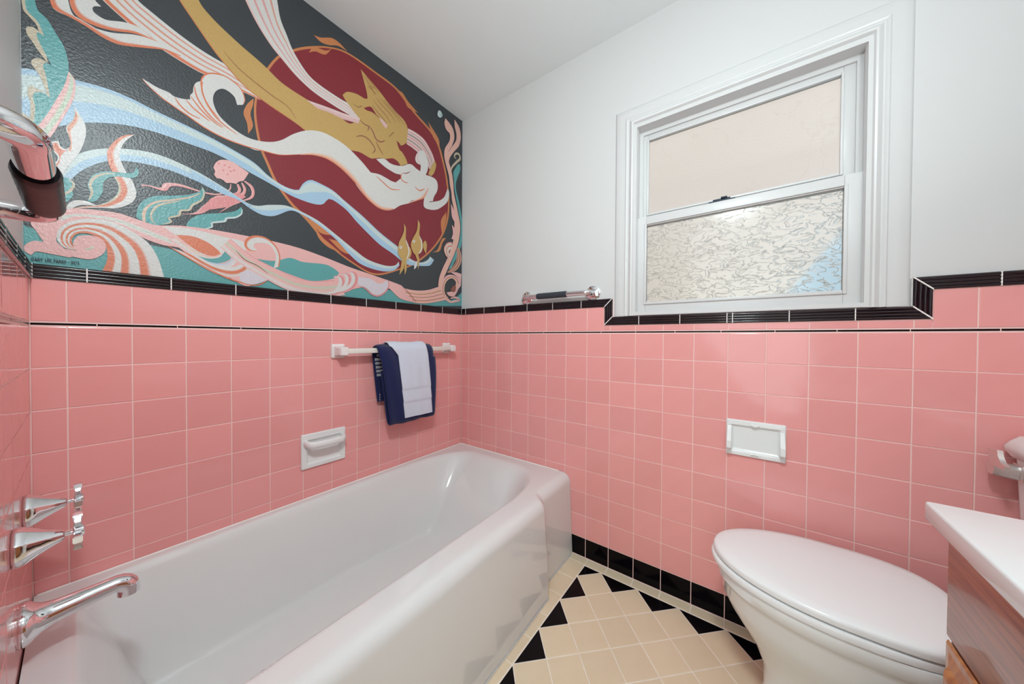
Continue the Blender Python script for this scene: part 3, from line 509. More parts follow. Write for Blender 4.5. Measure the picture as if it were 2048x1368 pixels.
('painted_jellyfish','P','salmon',[(-1143,1652),(-1139,1657),(-1135,1655),(-1139,1650)]),
('painted_jellyfish','P','salmon',[(-1131,1650),(-1127,1655),(-1123,1653),(-1127,1648)]),
('painted_jellyfish','P','salmon',[(-1147,1632),(-1143,1638),(-1139,1636),(-1143,1631)]),
('painted_jellyfish','P','salmon',[(-1127,1637),(-1123,1643),(-1119,1641),(-1123,1636)]),
('painted_jellyfish','P','salmon',[(-1135,1624),(-1131,1629),(-1127,1627),(-1131,1622)]),
('painted_jellyfish','P','salmon',[(-1118,1645),(-1113,1650),(-1109,1648),(-1113,1643)]),
('painted_ribbon','S',[(0,'pale'),(0.3,'blue'),(1,'blue')],[(-1225,1606),(-1201,1600),(-1138,1574),(-1080,1545),(-1061,1542)],[(-1217,1572),(-1201,1568),(-1155,1554),(-1104,1546),(-1076,1530)]),
('painted_shell','P','teal',[(-1340,1418),(-1336,1445),(-1324,1469),(-1301,1489),(-1262,1504),(-1229,1519),(-1204,1538),(-1196,1557,1),(-1189,1543),(-1194,1521),(-1199,1508),(-1211,1492),(-1221,1484,1),(-1229,1468),(-1247,1461,1),(-1247,1449),(-1259,1436),(-1273,1429,1),(-1267,1423),(-1272,1412),(-1288,1404),(-1305,1399),(-1324,1404),(-1338,1409)]),
('painted_shell','S',[(0,'tan'),(1,'peach')],[(-1328,1403),(-1329,1430),(-1319,1454),(-1300,1474),(-1259,1495),(-1225,1515),(-1201,1535)],[(-1322,1402),(-1322,1429),(-1314,1452),(-1296,1470),(-1257,1491),(-1225,1510),(-1201,1532)]),
('painted_shell','L','tan',3.0,[(-1303,1402),(-1310,1416),(-1309,1436),(-1297,1460),(-1276,1476),(-1248,1492)]),
('painted_shell','L','tan',3.2,[(-1196,1554),(-1192,1535),(-1199,1511),(-1220,1488),(-1228,1470),(-1247,1461),(-1251,1445),(-1273,1430),(-1268,1419),(-1287,1406)]),
('painted_shell','P','teal',[(-1234,1413),(-1229,1434),(-1211,1456),(-1184,1471),(-1138,1489),(-1110,1505),(-1094,1524,1),(-1090,1509),(-1102,1486),(-1134,1471,1),(-1136,1462),(-1153,1450),(-1172,1446,1),(-1171,1436),(-1180,1422),(-1203,1415),(-1221,1412)]),
('painted_shell','L','pale',3.4,[(-1093,1517),(-1094,1499),(-1111,1481),(-1134,1471),(-1140,1459),(-1172,1444),(-1173,1430),(-1190,1419)]),
('painted_wave','P','pink',[(-1476,1389,1),(-1448,1402),(-1418,1409),(-1374,1413),(-1338,1406),(-1300,1400),(-1246,1413),(-1171,1421),(-1080,1424),(-992,1424),(-906,1418),(-810,1401),(-703,1378),(-580,1358),(-440,1333),(-416,1318,1),(-340,1248,1),(-440,1262),(-516,1310),(-606,1306),(-703,1274),(-790,1237),(-869,1245),(-952,1257),(-1016,1294),(-1069,1244),(-1105,1251),(-1171,1298),(-1238,1338),(-1287,1342),(-1318,1350),(-1350,1364),(-1385,1376),(-1420,1376),(-1448,1365),(-1466,1346),(-1476,1324),(-1476,1303),(-1449,1274,1),(-1457,1268,1),(-1492,1272),(-1508,1273),(-1515,1262,1),(-1524,1270),(-1524,1285),(-1512,1299),(-1497,1300,1),(-1508,1326),(-1515,1346),(-1498,1370)]),
('painted_wave','S',[(0,'pink'),(0.3,'cream'),(0.5,'green'),(0.7,'cream'),(1,'pink')],[(-1472,1378),(-1448,1389),(-1415,1396),(-1374,1398),(-1333,1388),(-1292,1375),(-1226,1353),(-1165,1320)],[(-1471,1358),(-1448,1380),(-1415,1386),(-1380,1384),(-1343,1371),(-1303,1357),(-1238,1338),(-1178,1304)]),
('painted_wave','P','cream',[(-1287,1400,1),(-1226,1409),(-1152,1405),(-1083,1396),(-1101,1342),(-1152,1348),(-1202,1366),(-1249,1375)]),
('painted_wave','P','or_',[(-1258,1381,1),(-1220,1386),(-1184,1375),(-1156,1353),(-1152,1343,1),(-1171,1332),(-1202,1337),(-1232,1358)]),
('painted_wave','S',[(0,'peach'),(0.4,'cream'),(1,'pink')],[(-1254,1369),(-1226,1347),(-1196,1330),(-1165,1330),(-1152,1343)],[(-1276,1364),(-1238,1331),(-1200,1316),(-1162,1317),(-1139,1339)]),
('painted_wave','P','teal',[(-1214,1326,1),(-1184,1321),(-1155,1330),(-1139,1355,1),(-1123,1342),(-1132,1323),(-1165,1308),(-1196,1314)]),
('painted_wave','S',[(0,'blue'),(0.3,'lilac'),(1,'cream')],[(-1208,1324),(-1178,1310),(-1139,1313),(-1117,1338)],[(-1238,1334),(-1190,1295),(-1132,1298),(-1101,1333)]),
('painted_wave','S',[(0,'cream'),(0.3,'cream'),(0.4,'or_'),(0.6,'or_'),(0.75,'cream'),(1,'pink')],[(-1208,1324),(-1165,1303),(-1119,1304),(-1091,1324),(-1098,1340)],[(-1271,1338),(-1172,1276),(-1112,1266),(-1069,1302),(-1081,1358)]),
('painted_wave','L','or_',2.52,[(-1276,1342),(-1238,1318),(-1178,1283),(-1112,1256),(-1047,1250),(-1000,1291)]),
('painted_wave','P','lilac',[(-1098,1288,1),(-1062,1304),(-1027,1291),(-1008,1282),(-1039,1259),(-1069,1249),(-1098,1258)]),
('painted_wave','S',[(0,'salmon'),(0.08,'pink'),(0.3,'pink'),(0.42,'green'),(0.6,'pink'),(0.8,'cream'),(1,'pink')],[(-1125,1402),(-1095,1377),(-1048,1345),(-984,1321),(-926,1299),(-854,1294),(-775,1309)],[(-1152,1366),(-1105,1323),(-1039,1285),(-952,1243),(-869,1229),(-790,1233),(-725,1249)]),
('painted_wave','L','brown',1.9,[(-1109,1363),(-1084,1336),(-1047,1321),(-1016,1298)]),
('painted_sea_bed','P','teal',[(-1050,1346,1),(-994,1350),(-942,1372),(-897,1365),(-812,1371),(-775,1360),(-752,1344,1),(-775,1316),(-838,1296),(-882,1293),(-952,1309),(-997,1324)]),
('painted_curl','S',[(0,'or_'),(0.18,'or_'),(0.3,'cream'),(1,'cream')],[(-1053,1374),(-1070,1372),(-1085,1383),(-1085,1403),(-1075,1420),(-1052,1433),(-1020,1432),(-992,1412),(-976,1375),(-979,1330)],[(-1050,1384),(-1057,1384),(-1059,1394),(-1054,1403),(-1047,1406),(-1036,1409),(-1014,1409),(-997,1392),(-990,1362),(-997,1322)]),
('painted_curl','S',[(0,'cream'),(0.5,'cream'),(0.6,'salmon'),(0.8,'salmon'),(1,'pink')],[(-775,1318),(-760,1325),(-754,1304),(-765,1276),(-794,1250),(-831,1237)],[(-775,1327),(-738,1333),(-725,1303),(-739,1265),(-773,1239),(-810,1226)]),
('painted_curl','S',[(0,'cream'),(0.5,'cream'),(0.6,'salmon'),(0.8,'salmon'),(1,'pink')],[(-747,1334),(-732,1341),(-725,1319),(-736,1290),(-767,1264),(-804,1251)],[(-747,1343),(-709,1349),(-696,1319),(-710,1280),(-745,1253),(-784,1240)]),
('painted_curl','S',[(0,'cream'),(0.5,'cream'),(0.6,'salmon'),(0.8,'salmon'),(1,'pink')],[(-718,1345),(-703,1352),(-696,1330),(-707,1301),(-739,1274),(-777,1261)],[(-718,1354),(-679,1361),(-665,1330),(-679,1291),(-716,1264),(-756,1250)]),
('painted_curl','P','lilac',[(-665,1340,1),(-606,1340),(-567,1323),(-540,1330),(-516,1348,1),(-510,1324),(-527,1291),(-562,1267),(-593,1268),(-631,1295),(-665,1302)]),
('painted_curl','L','salmon',3.84,[(-665,1300),(-631,1290),(-601,1268),(-564,1262),(-524,1289),(-507,1324),(-516,1351)]),
('painted_scroll','S',[(0,'cream'),(0.2,'cream'),(0.27,'or_'),(0.38,'or_'),(0.4,'cream'),(0.55,'cream'),(0.6,'or_'),(0.7,'or_'),(0.72,'cream'),(0.82,'cream'),(0.86,'or_'),(1,'or_')],[(-1444,1289),(-1465,1292),(-1476,1308),(-1476,1332),(-1466,1353),(-1448,1370),(-1420,1383),(-1385,1384),(-1350,1368),(-1318,1342),(-1298,1301),(-1284,1240)],[(-1442,1292),(-1451,1299),(-1454,1313),(-1450,1328),(-1441,1337),(-1426,1340),(-1410,1333),(-1399,1318),(-1395,1298),(-1395,1274),(-1400,1253),(-1408,1229)]),
('painted_scroll','P','pink',[(-1440,1331),(-1416,1336),(-1400,1324),(-1397,1305),(-1403,1288),(-1416,1274),(-1428,1269),(-1452,1271),(-1480,1277),(-1480,1290,1),(-1465,1290),(-1447,1288,1),(-1452,1303),(-1449,1320)]),
('painted_scroll','L','green',2.24,[(-1419,1308),(-1424,1299),(-1433,1295)]),
('painted_vine','S',[(0,'pink'),(0.5,'peach'),(1,'pink')],[(-136,2368),(-143,2334),(-128,2304),(-100,2294),(-103,2250),(-139,2185),(-142,2133),(-126,2087),(-106,2038),(-98,1987),(-86,1946),(-81,1902),(-60,1833),(-60,1756),(-68,1661),(-108,1554),(-155,1467),(-182,1398),(-181,1333),(-143,1284)],[(-136,2368),(-108,2359),(-75,2337),(-63,2289),(-83,2230),(-111,2178),(-111,2133),(-94,2095),(-78,2050),(-69,2001),(-65,1954),(-48,1898),(-26,1828),(-9,1755),(-26,1656),(-67,1560),(-116,1468),(-147,1403),(-147,1343),(-119,1292)]),
('painted_vine','S',[(0,'pink'),(0.5,'peach'),(1,'pink')],[(-63,2399),(-59,2355),(-46,2322),(-50,2277),(-91,2211),(-119,2159),(-127,2111),(-118,2075)],[(-59,2401),(-21,2372),(-8,2320),(-24,2258),(-66,2202),(-99,2150),(-107,2110),(-98,2078)]),
('painted_vine','S',[(0,'teal'),(1,'teal')],[(-37,2135),(-70,2075),(-65,2030),(-61,1977),(-44,1915),(-22,1835),(-4,1756),(-21,1657),(-63,1561),(-108,1470)],[(-15,2150),(-11,2115),(-44,2033),(-48,1982),(-27,1921),(-5,1850),(9,1760),(1,1653),(-34,1570),(-83,1486)]),
('painted_vine','L','tan',7.68,[(-90,2066),(-82,2100),(-45,2147),(-15,2182),(-24,2206),(-50,2197),(-62,2173),(-45,2168)]),
('painted_vine','P','pink',[(-89,1878,1),(-69,1852),(-43,1816,1),(-52,1774),(-77,1794),(-85,1825)]),
('painted_vine','P','pink',[(-81,1750,1),(-64,1739),(-47,1713),(-59,1670),(-84,1663,1),(-72,1703)]),
('painted_curl','S',[(0,'or_'),(0.3,'cream'),(0.5,'or_'),(0.7,'cream'),(1,'peach')],[(-80,1646),(-120,1630),(-144,1592),(-132,1555),(-104,1540)],[(-76,1598),(-96,1593),(-104,1576),(-96,1563),(-84,1563)]),
('painted_curl','S',[(0,'peach'),(0.4,'brown'),(0.5,'peach'),(0.8,'brown'),(1,'peach')],[(-25,1628),(-3,1589),(-3,1535),(-42,1481),(-100,1453)],[(-42,1612),(-38,1569),(-50,1526),(-83,1486),(-120,1452)]),
('painted_curl','S',[(0,'pink'),(0.35,'pink'),(0.5,'brown'),(0.6,'peach'),(1,'peach')],[(-119,1286),(-162,1324),(-158,1384),(-124,1431),(-71,1445),(-24,1428),(-2,1393),(-41,1350)],[(-91,1283),(-135,1327),(-135,1375),(-111,1408),(-75,1423),(-45,1403),(-58,1373),(-75,1377)]),
('painted_curl','P','pink',[(-123,1331,1),(-99,1313),(-58,1317),(-28,1358),(-2,1409,1),(2,1463,1),(-42,1466),(-91,1460,1),(-41,1441),(-16,1416),(-41,1372),(-74,1346)]),
('painted_curl','P','brown',[(-91,1356,1),(-66,1378),(-45,1384,1),(-49,1349),(-74,1340)]),
('painted_curl','L','pink',7.68,[(-135,1291),(-91,1277),(-41,1288),(-15,1297),(-49,1309),(-91,1298)]),
('painted_vine','S',[(0,'pink'),(0.25,'peach'),(0.28,'brown'),(0.33,'peach'),(0.5,'pink'),(0.54,'brown'),(0.58,'peach'),(0.75,'pink'),(0.8,'brown'),(0.84,'peach'),(1,'pink')],[(-432,1319),(-347,1316),(-262,1329),(-178,1360)],[(-350,1247),(-279,1251),(-200,1267),(-131,1285)]),
('painted_vine','L','brown',2.7,[(-416,1318),(-379,1288),(-340,1251)]),
('painted_fish','P','gold',[(-420,1660,1),(-408,1640),(-408,1582),(-395,1553),(-376,1533),(-376,1501),(-404,1466),(-426,1462),(-450,1486),(-456,1508),(-450,1551),(-435,1583),(-420,1621)]),
('painted_fish','P','gold',[(-331,1706,1),(-318,1685),(-321,1626),(-301,1595),(-300,1550),(-321,1521),(-354,1514),(-373,1542),(-376,1566),(-364,1596),(-338,1646)]),
('painted_fish','P','gold',[(-280,1606,1),(-270,1583),(-276,1530,1),(-294,1558),(-294,1588)]),
('painted_fish','P','gold',[(-432,1466,1),(-417,1461),(-423,1420),(-447,1384,1)]),
('painted_fish','P','gold',[(-417,1469,1),(-404,1461),(-404,1418),(-416,1389,1)]),
('painted_fish','P','gold',[(-354,1522,1),(-331,1519),(-321,1482),(-330,1431,1),(-337,1485)]),
('painted_fish','P','cream',[(-354,1454,1),(-334,1480),(-340,1446),(-357,1429,1)]),
('painted_fish','L','cream',4.32,[(-408,1577),(-395,1548),(-389,1514),(-404,1471)]),
('painted_fish','L','cream',4.48,[(-321,1620),(-307,1588),(-307,1552),(-324,1520)]),
('painted_fish','P','cream',[(-448,1528),(-439,1537),(-430,1532),(-439,1522)]),
('painted_fish','P','brown',[(-442,1529),(-439,1532),(-436,1530),(-439,1527)]),
('painted_fish','P','cream',[(-367,1579),(-357,1589),(-347,1584),(-357,1573)]),
('painted_fish','P','brown',[(-360,1580),(-357,1584),(-354,1582),(-357,1578)]),
('painted_bubble','P','pale',[(-197,2360),(-189,2382),(-174,2390),(-159,2378),(-163,2362),(-178,2348),(-193,2348)]),
('painted_bubble','L','teal',2.32,[(-174,2361),(-163,2379),(-174,2390)]),
]

def smooth_pts(pts, closed, step=2.5):
    n = len(pts); out = []
    rng = range(n if closed else n - 1)
    for i in rng:
        p1 = Vector(pts[i][:2]); p2 = Vector(pts[(i + 1) % n][:2]); c1 = len(pts[i]) > 2; c2 = len(pts[(i + 1) % n]) > 2
        p0 = Vector(pts[(i - 1) % n][:2]) if (closed or i > 0) and not c1 else p1 * 2 - p2
        p3 = Vector(pts[(i + 2) % n][:2]) if (closed or i < n - 2) and not c2 else p2 * 2 - p1
        # limit tangents by segment length
        d = (p2 - p1).length; m1 = (p2 - p0) * .5; m2 = (p3 - p1) * .5
        for m_ in (m1, m2):
            if m_.length > d * 1.2: m_ *= d * 1.2 / m_.length
        k = max(1, min(14, int(d / step)))
        for j in range(k):
            t = j / k; t2, t3 = t * t, t * t * t
            out.append(p1 * (2 * t3 - 3 * t2 + 1) + m1 * (t3 - 2 * t2 + t) + p2 * (-2 * t3 + 3 * t2) + m2 * (t3 - t2))
    if not closed: out.append(Vector(pts[-1][:2]))
    return out
def resample(P_, n):
    d = [0]
    for a, b in zip(P_, P_[1:]): d.append(d[-1] + (b - a).length)
    out = []; j = 0
    for i in range(n):
        t = d[-1] * i / (n - 1)
        while j < len(P_) - 2 and d[j + 1] < t: j += 1
        s = (t - d[j]) / max(d[j + 1] - d[j], 1e-9); out.append(P_[j].lerp(P_[j + 1], min(max(s, 0), 1)))
    return out
GAIN = .82
def pcol(c):
    r, g, b = MURAL_COLOURS[c]; return [min(.9, s2l(v) * GAIN) for v in (r, g, b)]
from mathutils.geometry import tessellate_polygon
def build_mural():
    root = empty('mural', (-.76, .008, 1.242), 'glossy painted mural of a gold merman and white mermaid on a dark red disc', 'mural')
    parts = {}; order = []
    def add(part, V, Fs, Cs):
        if part in ('painted_flame', 'painted_curl', 'painted_fish', 'painted_shell'): part = part + '|' + str(lay // (1 if part != 'painted_fish' else 99))
        if part not in parts: parts[part] = ([], [], []); order.append(part)
        v, f, c = parts[part]; o = len(v); v += V; f += [tuple(i + o for i in t) for t in Fs]; c += Cs
    def clampp(p): return (min(max(p.x / 1000, -1.5255), .0075), min(max(p.y / 1000, 1.2395), 2.4285))
    lay = 0; bgc = pcol('bg')
    add('painted_background', [(-1.526, .008 - .0003, 1.2395), (.0078, .008 - .0003, 1.2395), (.0078, .008 - .0003, 2.4295), (-1.526, .008 - .0003, 2.4295)], [(0, 1, 2, 3)], [bgc] * 4)
    for e in MURAL:
        lay += 1; y = .008 - .0003 - lay * 2.6e-5
        if e[1] == 'P':
            p = smooth_pts(e[3], True); xz = [clampp(q) for q in p]
            tri = tessellate_polygon([[Vector((a, b, 0)) for a, b in xz]])
            add(e[0], [(a, y, b) for a, b in xz], [tuple(t) for t in tri], [pcol(e[2])] * len(xz))
        elif e[1] == 'S':
            A = smooth_pts(e[3], False); B = smooth_pts(e[4], False)
            la = sum((b - a).length for a, b in zip(A, A[1:])); n = max(6, min(90, int(la / 7)))
            A = resample(A, n); B = resample(B, n)
            ts = sorted(set([s[0] for s in e[2]] + [k / 8 for k in range(9)]))
            def cat(t):
                for (t0, c0), (t1, c1) in zip(e[2], e[2][1:]):
                    if t <= t1: 
                        w = (t - t0) / max(t1 - t0, 1e-6); a, b = pcol(c0), pcol(c1); return [a[i] * (1 - w) + b[i] * w for i in range(3)]
                return pcol(e[2][-1][1])
            V = []; Cc = []; Fs = []; m_ = len(ts)
            for i in range(n):
                for t in ts:
                    a, b = clampp(A[i].lerp(B[i], t)); V.append((a, y, b)); Cc.append(cat(t))
            for i in range(n - 1):
                for j in range(m_ - 1): Fs.append((i * m_ + j, i * m_ + j + 1, (i + 1) * m_ + j + 1, (i + 1) * m_ + j))
            add(e[0], V, Fs, Cc)
        else:
            P_ = smooth_pts(e[4], False, 2.5); n = len(P_); V = []; w = e[3] * .9
            for i, p in enumerate(P_):
                t = (P_[min(i + 1, n - 1)] - P_[max(i - 1, 0)]); t = t.normalized() if t.length > 0 else Vector((1, 0)); nn = Vector((-t.y, t.x)); k = math.sin(math.pi * (i + .6) / (n + .2)) ** .4 * w
                for s in (-1, 1): a, b = clampp(p + nn * s * k); V.append((a, y, b))
            add(e[0], V, [(2 * i, 2 * i + 1, 2 * i + 3, 2 * i + 2) for i in range(n - 1)], [pcol(e[2])] * (2 * n))
    for part in order:
        V, Fs, Cc = parts[part]; part = part.split('|')[0]; me = bpy.data.meshes.new(part)
        V = [(a + .76, b - .008, c - 1.242) for a, b, c in V]
        me.from_pydata(V, [], Fs); me.update()
        at = me.color_attributes.new('paint', 'FLOAT_COLOR', 'POINT'); flat = []
        for c in Cc: flat += [c[0], c[1], c[2], 1]
        at.data.foreach_set('color', flat)
        # every face turned towards the room
        bm = bmesh.new(); bm.from_mesh(me); bad = [f for f in bm.faces if f.normal.y > 0]; bmesh.ops.reverse_faces(bm, faces=bad); bm.to_mesh(me); bm.free()
        link(part, me, M['paint'], root)
    # signature
    cu = bpy.data.curves.new('sig', 'FONT'); cu.body = 'GARY LEE PARKS \u00b7 2012'; cu.size = .0105; cu.space_character = 1.12; cu.space_word = 1.3; cu.offset = .00035; cu.extrude = .0001
    t = bpy.data.objects.new('sig', cu); C.objects.link(t); t.scale = (.82, 1, 1)
    dg = bpy.context.evaluated_depsgraph_get(); me = bpy.data.meshes.new_from_object(t.evaluated_get(dg)); bpy.data.objects.remove(t)
    s = bpy.data.objects.new('signature', me); C.objects.link(s); s.parent = root
    me.materials.clear(); me.materials.append(mat('signature_paint', (.02, .03, .05), .4))
    wdt = max(v.co.x for v in me.vertices); s.rotation_euler = (R(90), R(-2.5), 0); s.scale = (.0735 / wdt, 1, 1); s.location = (-1.5155 + .76, -.0047, 1.2490 - 1.242)
build_mural()

# ------------------------------------------------------------------ window
def frame_ring(bm, y0, y1, z0, z1, w, x0, x1, wt=None, wb=None, bevel=0):
    wt = w if wt is None else wt; wb = w if wb is None else wb
    add_box(bm, (x0, y0, z0), (x1, y0 + w, z1), bevel); add_box(bm, (x0, y1 - w, z0), (x1, y1, z1), bevel)
    add_box(bm, (x0, y0 + w, z1 - wt), (x1, y1 - w, z1), bevel); add_box(bm, (x0, y0 + w, z0), (x1, y1 - w, z0 + wb), bevel)
win = struct(empty('window_1', (0, -1.41, 1.16)))
def wpart(name, bm, m, parent=win, smooth=35):
    for v in bm.verts: v.co -= Vector((0, -1.41, 1.16))
    return obj(name, bm, m, parent, smooth)
def profile_frame(name, prof_, y0, y1, z0, z1, m, bottom=False):
    """mitred moulding round three sides; prof_ = (inset from the outer edge, height into the room)"""
    bm = bmesh.new(); rings = []
    for t, h in prof_:
        rings.append([(-h + .008, y0 + t, z0), (-h + .008, y0 + t, z1 - t), (-h + .008, y1 - t, z1 - t), (-h + .008, y1 - t, z0)])
    vs = [[bm.verts.new(p) for p in r] for r in rings]
    for A, B in zip(vs, vs[1:]):
        for k in range(3): bm.faces.new((A[k], A[k + 1], B[k + 1], B[k]))
    return wpart(name, bm, m, smooth=28)
profile_frame('outer_casing', [(0, -.002), (.004, .004), (.010, .0075), (.030, .0085), (.050, .0085)], -1.847, -.972, 1.1585, 2.072, M['plaster'])
profile_frame('casing_moulding', [(.049, -.002), (.049, .012), (.052, .0145), (.056, .013), (.060, .0095), (.064, .010), (.070, .016), (.076, .0195), (.081, .018), (.085, .012), (.088, .008), (.096, .007), (.099, -.004)], -1.847 + .0, -.972 - .0, 1.1585, 2.072 + .004, M['woodwork'])
bm = bmesh.new(); frame_ring(bm, -1.764, -1.056, 1.160, 1.987, .013, -.004, .11, wt=.016, wb=.014); wpart('jamb', bm, M['vinyl'], smooth=None)
bm = bmesh.new(); frame_ring(bm, -1.752, -1.068, 1.17, 1.973, .016, .044, .11, wt=.02); wpart('blind_stop', bm, M['vinyl'], smooth=None)
# upper sash (set back)
bm = bmesh.new(); frame_ring(bm, -1.737, -1.070, 1.575, 1.957, .030, .052, .078, wt=.022, wb=.03, bevel=.0015); up = wpart('upper_sash', bm, M['vinyl'])
bm = bmesh.new(); frame_ring(bm, -1.709, -1.098, 1.600, 1.937, .008, .046, .058, wt=.010, bevel=.002); wpart('glazing_bead', bm, M['woodwork'], up)
def reparent(o, p): o.parent = p; o.location = Vector((0, 0, 0))
bm = bmesh.new(); add_box(bm, (.062, -1.708, 1.598), (.066, -1.100, 1.940)); wpart('pane', bm, M['clear'], up, None)
# lower sash (in front)
bm = bmesh.new(); frame_ring(bm, -1.7535, -1.0595, 1.168, 1.586, .045, .016, .046, wt=.040, wb=.046, bevel=.0015); lo = wpart('lower_sash', bm, M['vinyl'])
bm = bmesh.new(); frame_ring(bm, -1.7165, -1.0985, 1.206, 1.556, .010, .010, .022, wt=.006, wb=.012, bevel=.002); wpart('glazing_bead', bm, M['vinyl'], lo)
bm = bmesh.new(); frame_ring(bm, -1.710, -1.104, 1.2145, 1.5525, .0035, .0215, .026); wpart('gasket', bm, M['darkgap'], lo, None)
bm = bmesh.new(); add_box(bm, (.027, -1.708, 1.213), (.0315, -1.106, 1.551)); wpart('pane', bm, M['obscure'], lo, None)
# sash lock
bm = bmesh.new(); add_box(bm, (.020, -1.41, 1.586), (.046, -1.335, 1.592), .001); add_box(bm, (.026, -1.405, 1.592), (.042, -1.348, 1.600), .002); add_box(bm, (.018, -1.395, 1.597), (.030, -1.375, 1.603), .0015); add_box(bm, (.03, -1.42, 1.590), (.04, -1.395, 1.5955), .0015)
wpart('sash_lock', bm, M['darkgap'])
# grey caulk along the casing beside the tiles
box('caulk', (-.001, -1.8492, 1.158), (.007, -1.8462, 1.2385), M['sill_grey'], wall_e)

# outdoors
nb = empty('neighbour_house', (2.2, -1.4, 0), 'cream stucco side wall of the neighbouring house seen through the window', 'house')
o = box('stucco_wall', (-.0, -4.6, -.6), (.3, 6.4, 5.0), M['stucco'], nb)
bm = bmesh.new()
pts = [(-1.62, 1.30), (-2.20, 2.13), (-3.6, 2.13), (-3.6, 1.15), (-1.45, 1.15)]
f0 = [bm.verts.new((-.45, y + 1.4, z)) for y, z in pts]; f1 = [bm.verts.new((-.02, y + 1.4, z)) for y, z in pts]
bm.faces.new(f0); bm.faces.new(f1[::-1])
for k in range(5): bm.faces.new((f0[k], f0[(k + 1) % 5], f1[(k + 1) % 5], f1[k]))
o = obj('porch_roof', bm, M['paleroof'], nb); o['label'] = 'pale blue sloping porch side'
struct(box('ground', (.15, -9, -.7), (9, 9, -.6), M['ground']))

# ------------------------------------------------------------------ bathtub
def bathtub():
    root = empty('bathtub', (-.76, -.40, 0), 'white enamelled built-in bathtub with rounded rim and stepped front apron', 'bathtub')
    X0, X1 = -1.5165, -.0015; ZT = .388
    xs_ = [X0 + (X1 - X0) * i / 230 for i in range(231)]
    def ss(a, b, x): t = min(max((x - a) / (b - a), 0), 1); return t * t * (3 - 2 * t)
    def top(x, y):
        # the opening: superelliptic corners, long sloping back at the window end
        x0, x1, y0, y1 = -1.462, -.058, -.692, -.034
        if not (x0 < x < x1 and y0 < y < y1): return ZT
        fe = ss(-.80, -.06, x)
        wy = .085 + .085 * fe; wyf = .085 + .12 * fe
        u = min((x1 - x) / .36, 1) if x > -.76 else min((x - x0) / .15, 1)
        v = min((y1 - y) / wy, 1) if y > -.36 else min((y - y0) / wyf, 1)
        t = 1 - ((1 - u) ** 2.2 + (1 - v) ** 2.2) ** (1 / 2.2)
        if t <= 0: return ZT
        e = .16
        p = (t * t / (2 * e)) if t < e else (t - e / 2)
        p /= (1 - e / 2)
        p = 1 - (1 - p) ** 1.7 if False else p
        p = p * (1 - ss(.5, 1.0, t)) + (1 - (1 - p) ** 2) * ss(.5, 1.0, t)
        return ZT - .335 * min(p, 1)
    V = []; nrow = None
    for x in xs_:
        jog = ss(-.318, -.262, -abs(x + .76) + .76 - .0 if False else 0) if False else None
        dx = min(abs(x - X1), abs(x - X0)); j = ss(.255, .318, dx)
        yf = -.764 - .040 * j          # face at the top
        yb = -.779 - .047 * j - .006 * ss(.3, .7, dx)   # at the floor
        r = .045; col = []
        ye = yf + r
        for k in range(96): y = -.0015 + (ye + .0015) * k / 95; col.append((x, y, top(x, y)))
        for k in range(1, 9): a = math.pi / 2 * k / 8; col.append((x, ye - r * math.sin(a), ZT - r + r * math.cos(a)))
        zt = ZT - r
        for k in range(1, 13):
            z = zt * (1 - k / 12.0); t = 1 - z / zt
            col.append((x, yf + (yb - yf) * t - .004 * j * math.sin(math.pi * t), max(z, .0005)))
        nrow = len(col); V += col
    n = len(xs_); Fs = [(i * nrow + j, i * nrow + j + 1, (i + 1) * nrow + j + 1, (i + 1) * nrow + j) for i in range(n - 1) for j in range(nrow - 1)]
    V = [(a + .76, b + .40, c) for a, b, c in V]
    me = bpy.data.meshes.new('shell'); me.from_pydata(V, [], Fs); me.update()
    bm = bmesh.new(); bm.from_mesh(me); bmesh.ops.recalc_face_normals(bm, faces=bm.faces)
    up_ = sum(f.normal.z for f in bm.faces)
    if up_ < 0: bmesh.ops.reverse_faces(bm, faces=bm.faces)
    bm.to_mesh(me); bm.free()
    link('shell', me, M['enamel'], root, 60)
    # caulk line along the floor and walls
    bm = bmesh.new(); add_tube(bm, [(-.02 + .76, -.781 + .40, .002), (-.25 + .76, -.782 + .40, .002), (-.322 + .76, -.829 + .40, .002), (-.7 + .76, -.835 + .4, .002), (-1.1 + .76, -.835 + .4, .002)], .0022, 6)
    o = obj('caulk_line', bm, M['sill_grey'], root)
    bm = bmesh.new(); add_tube(bm, [(X0 + .764, -.0045 + .4, ZT), (X1 + .756, -.0045 + .4, ZT)], .0035, 6); add_tube(bm, [(X1 + .76 - .003, .396, ZT), (X1 + .76 - .003, -.70 + .4, ZT)], .0035, 6)
    obj('wall_caulk', bm, M['grout_white'], root)
    bm = bmesh.new(); add_loft(bm, [cyl_ring((-1.28 + .76, 0.03, .0528), (0, 0, 1), .028), cyl_ring((-1.28 + .76, .03, .056), (0, 0, 1), .026), cyl_ring((-1.28 + .76, .03, .0565), (0, 0, 1), .012)]); obj('drain', bm, M['chrome'], root, 40)
bathtub()

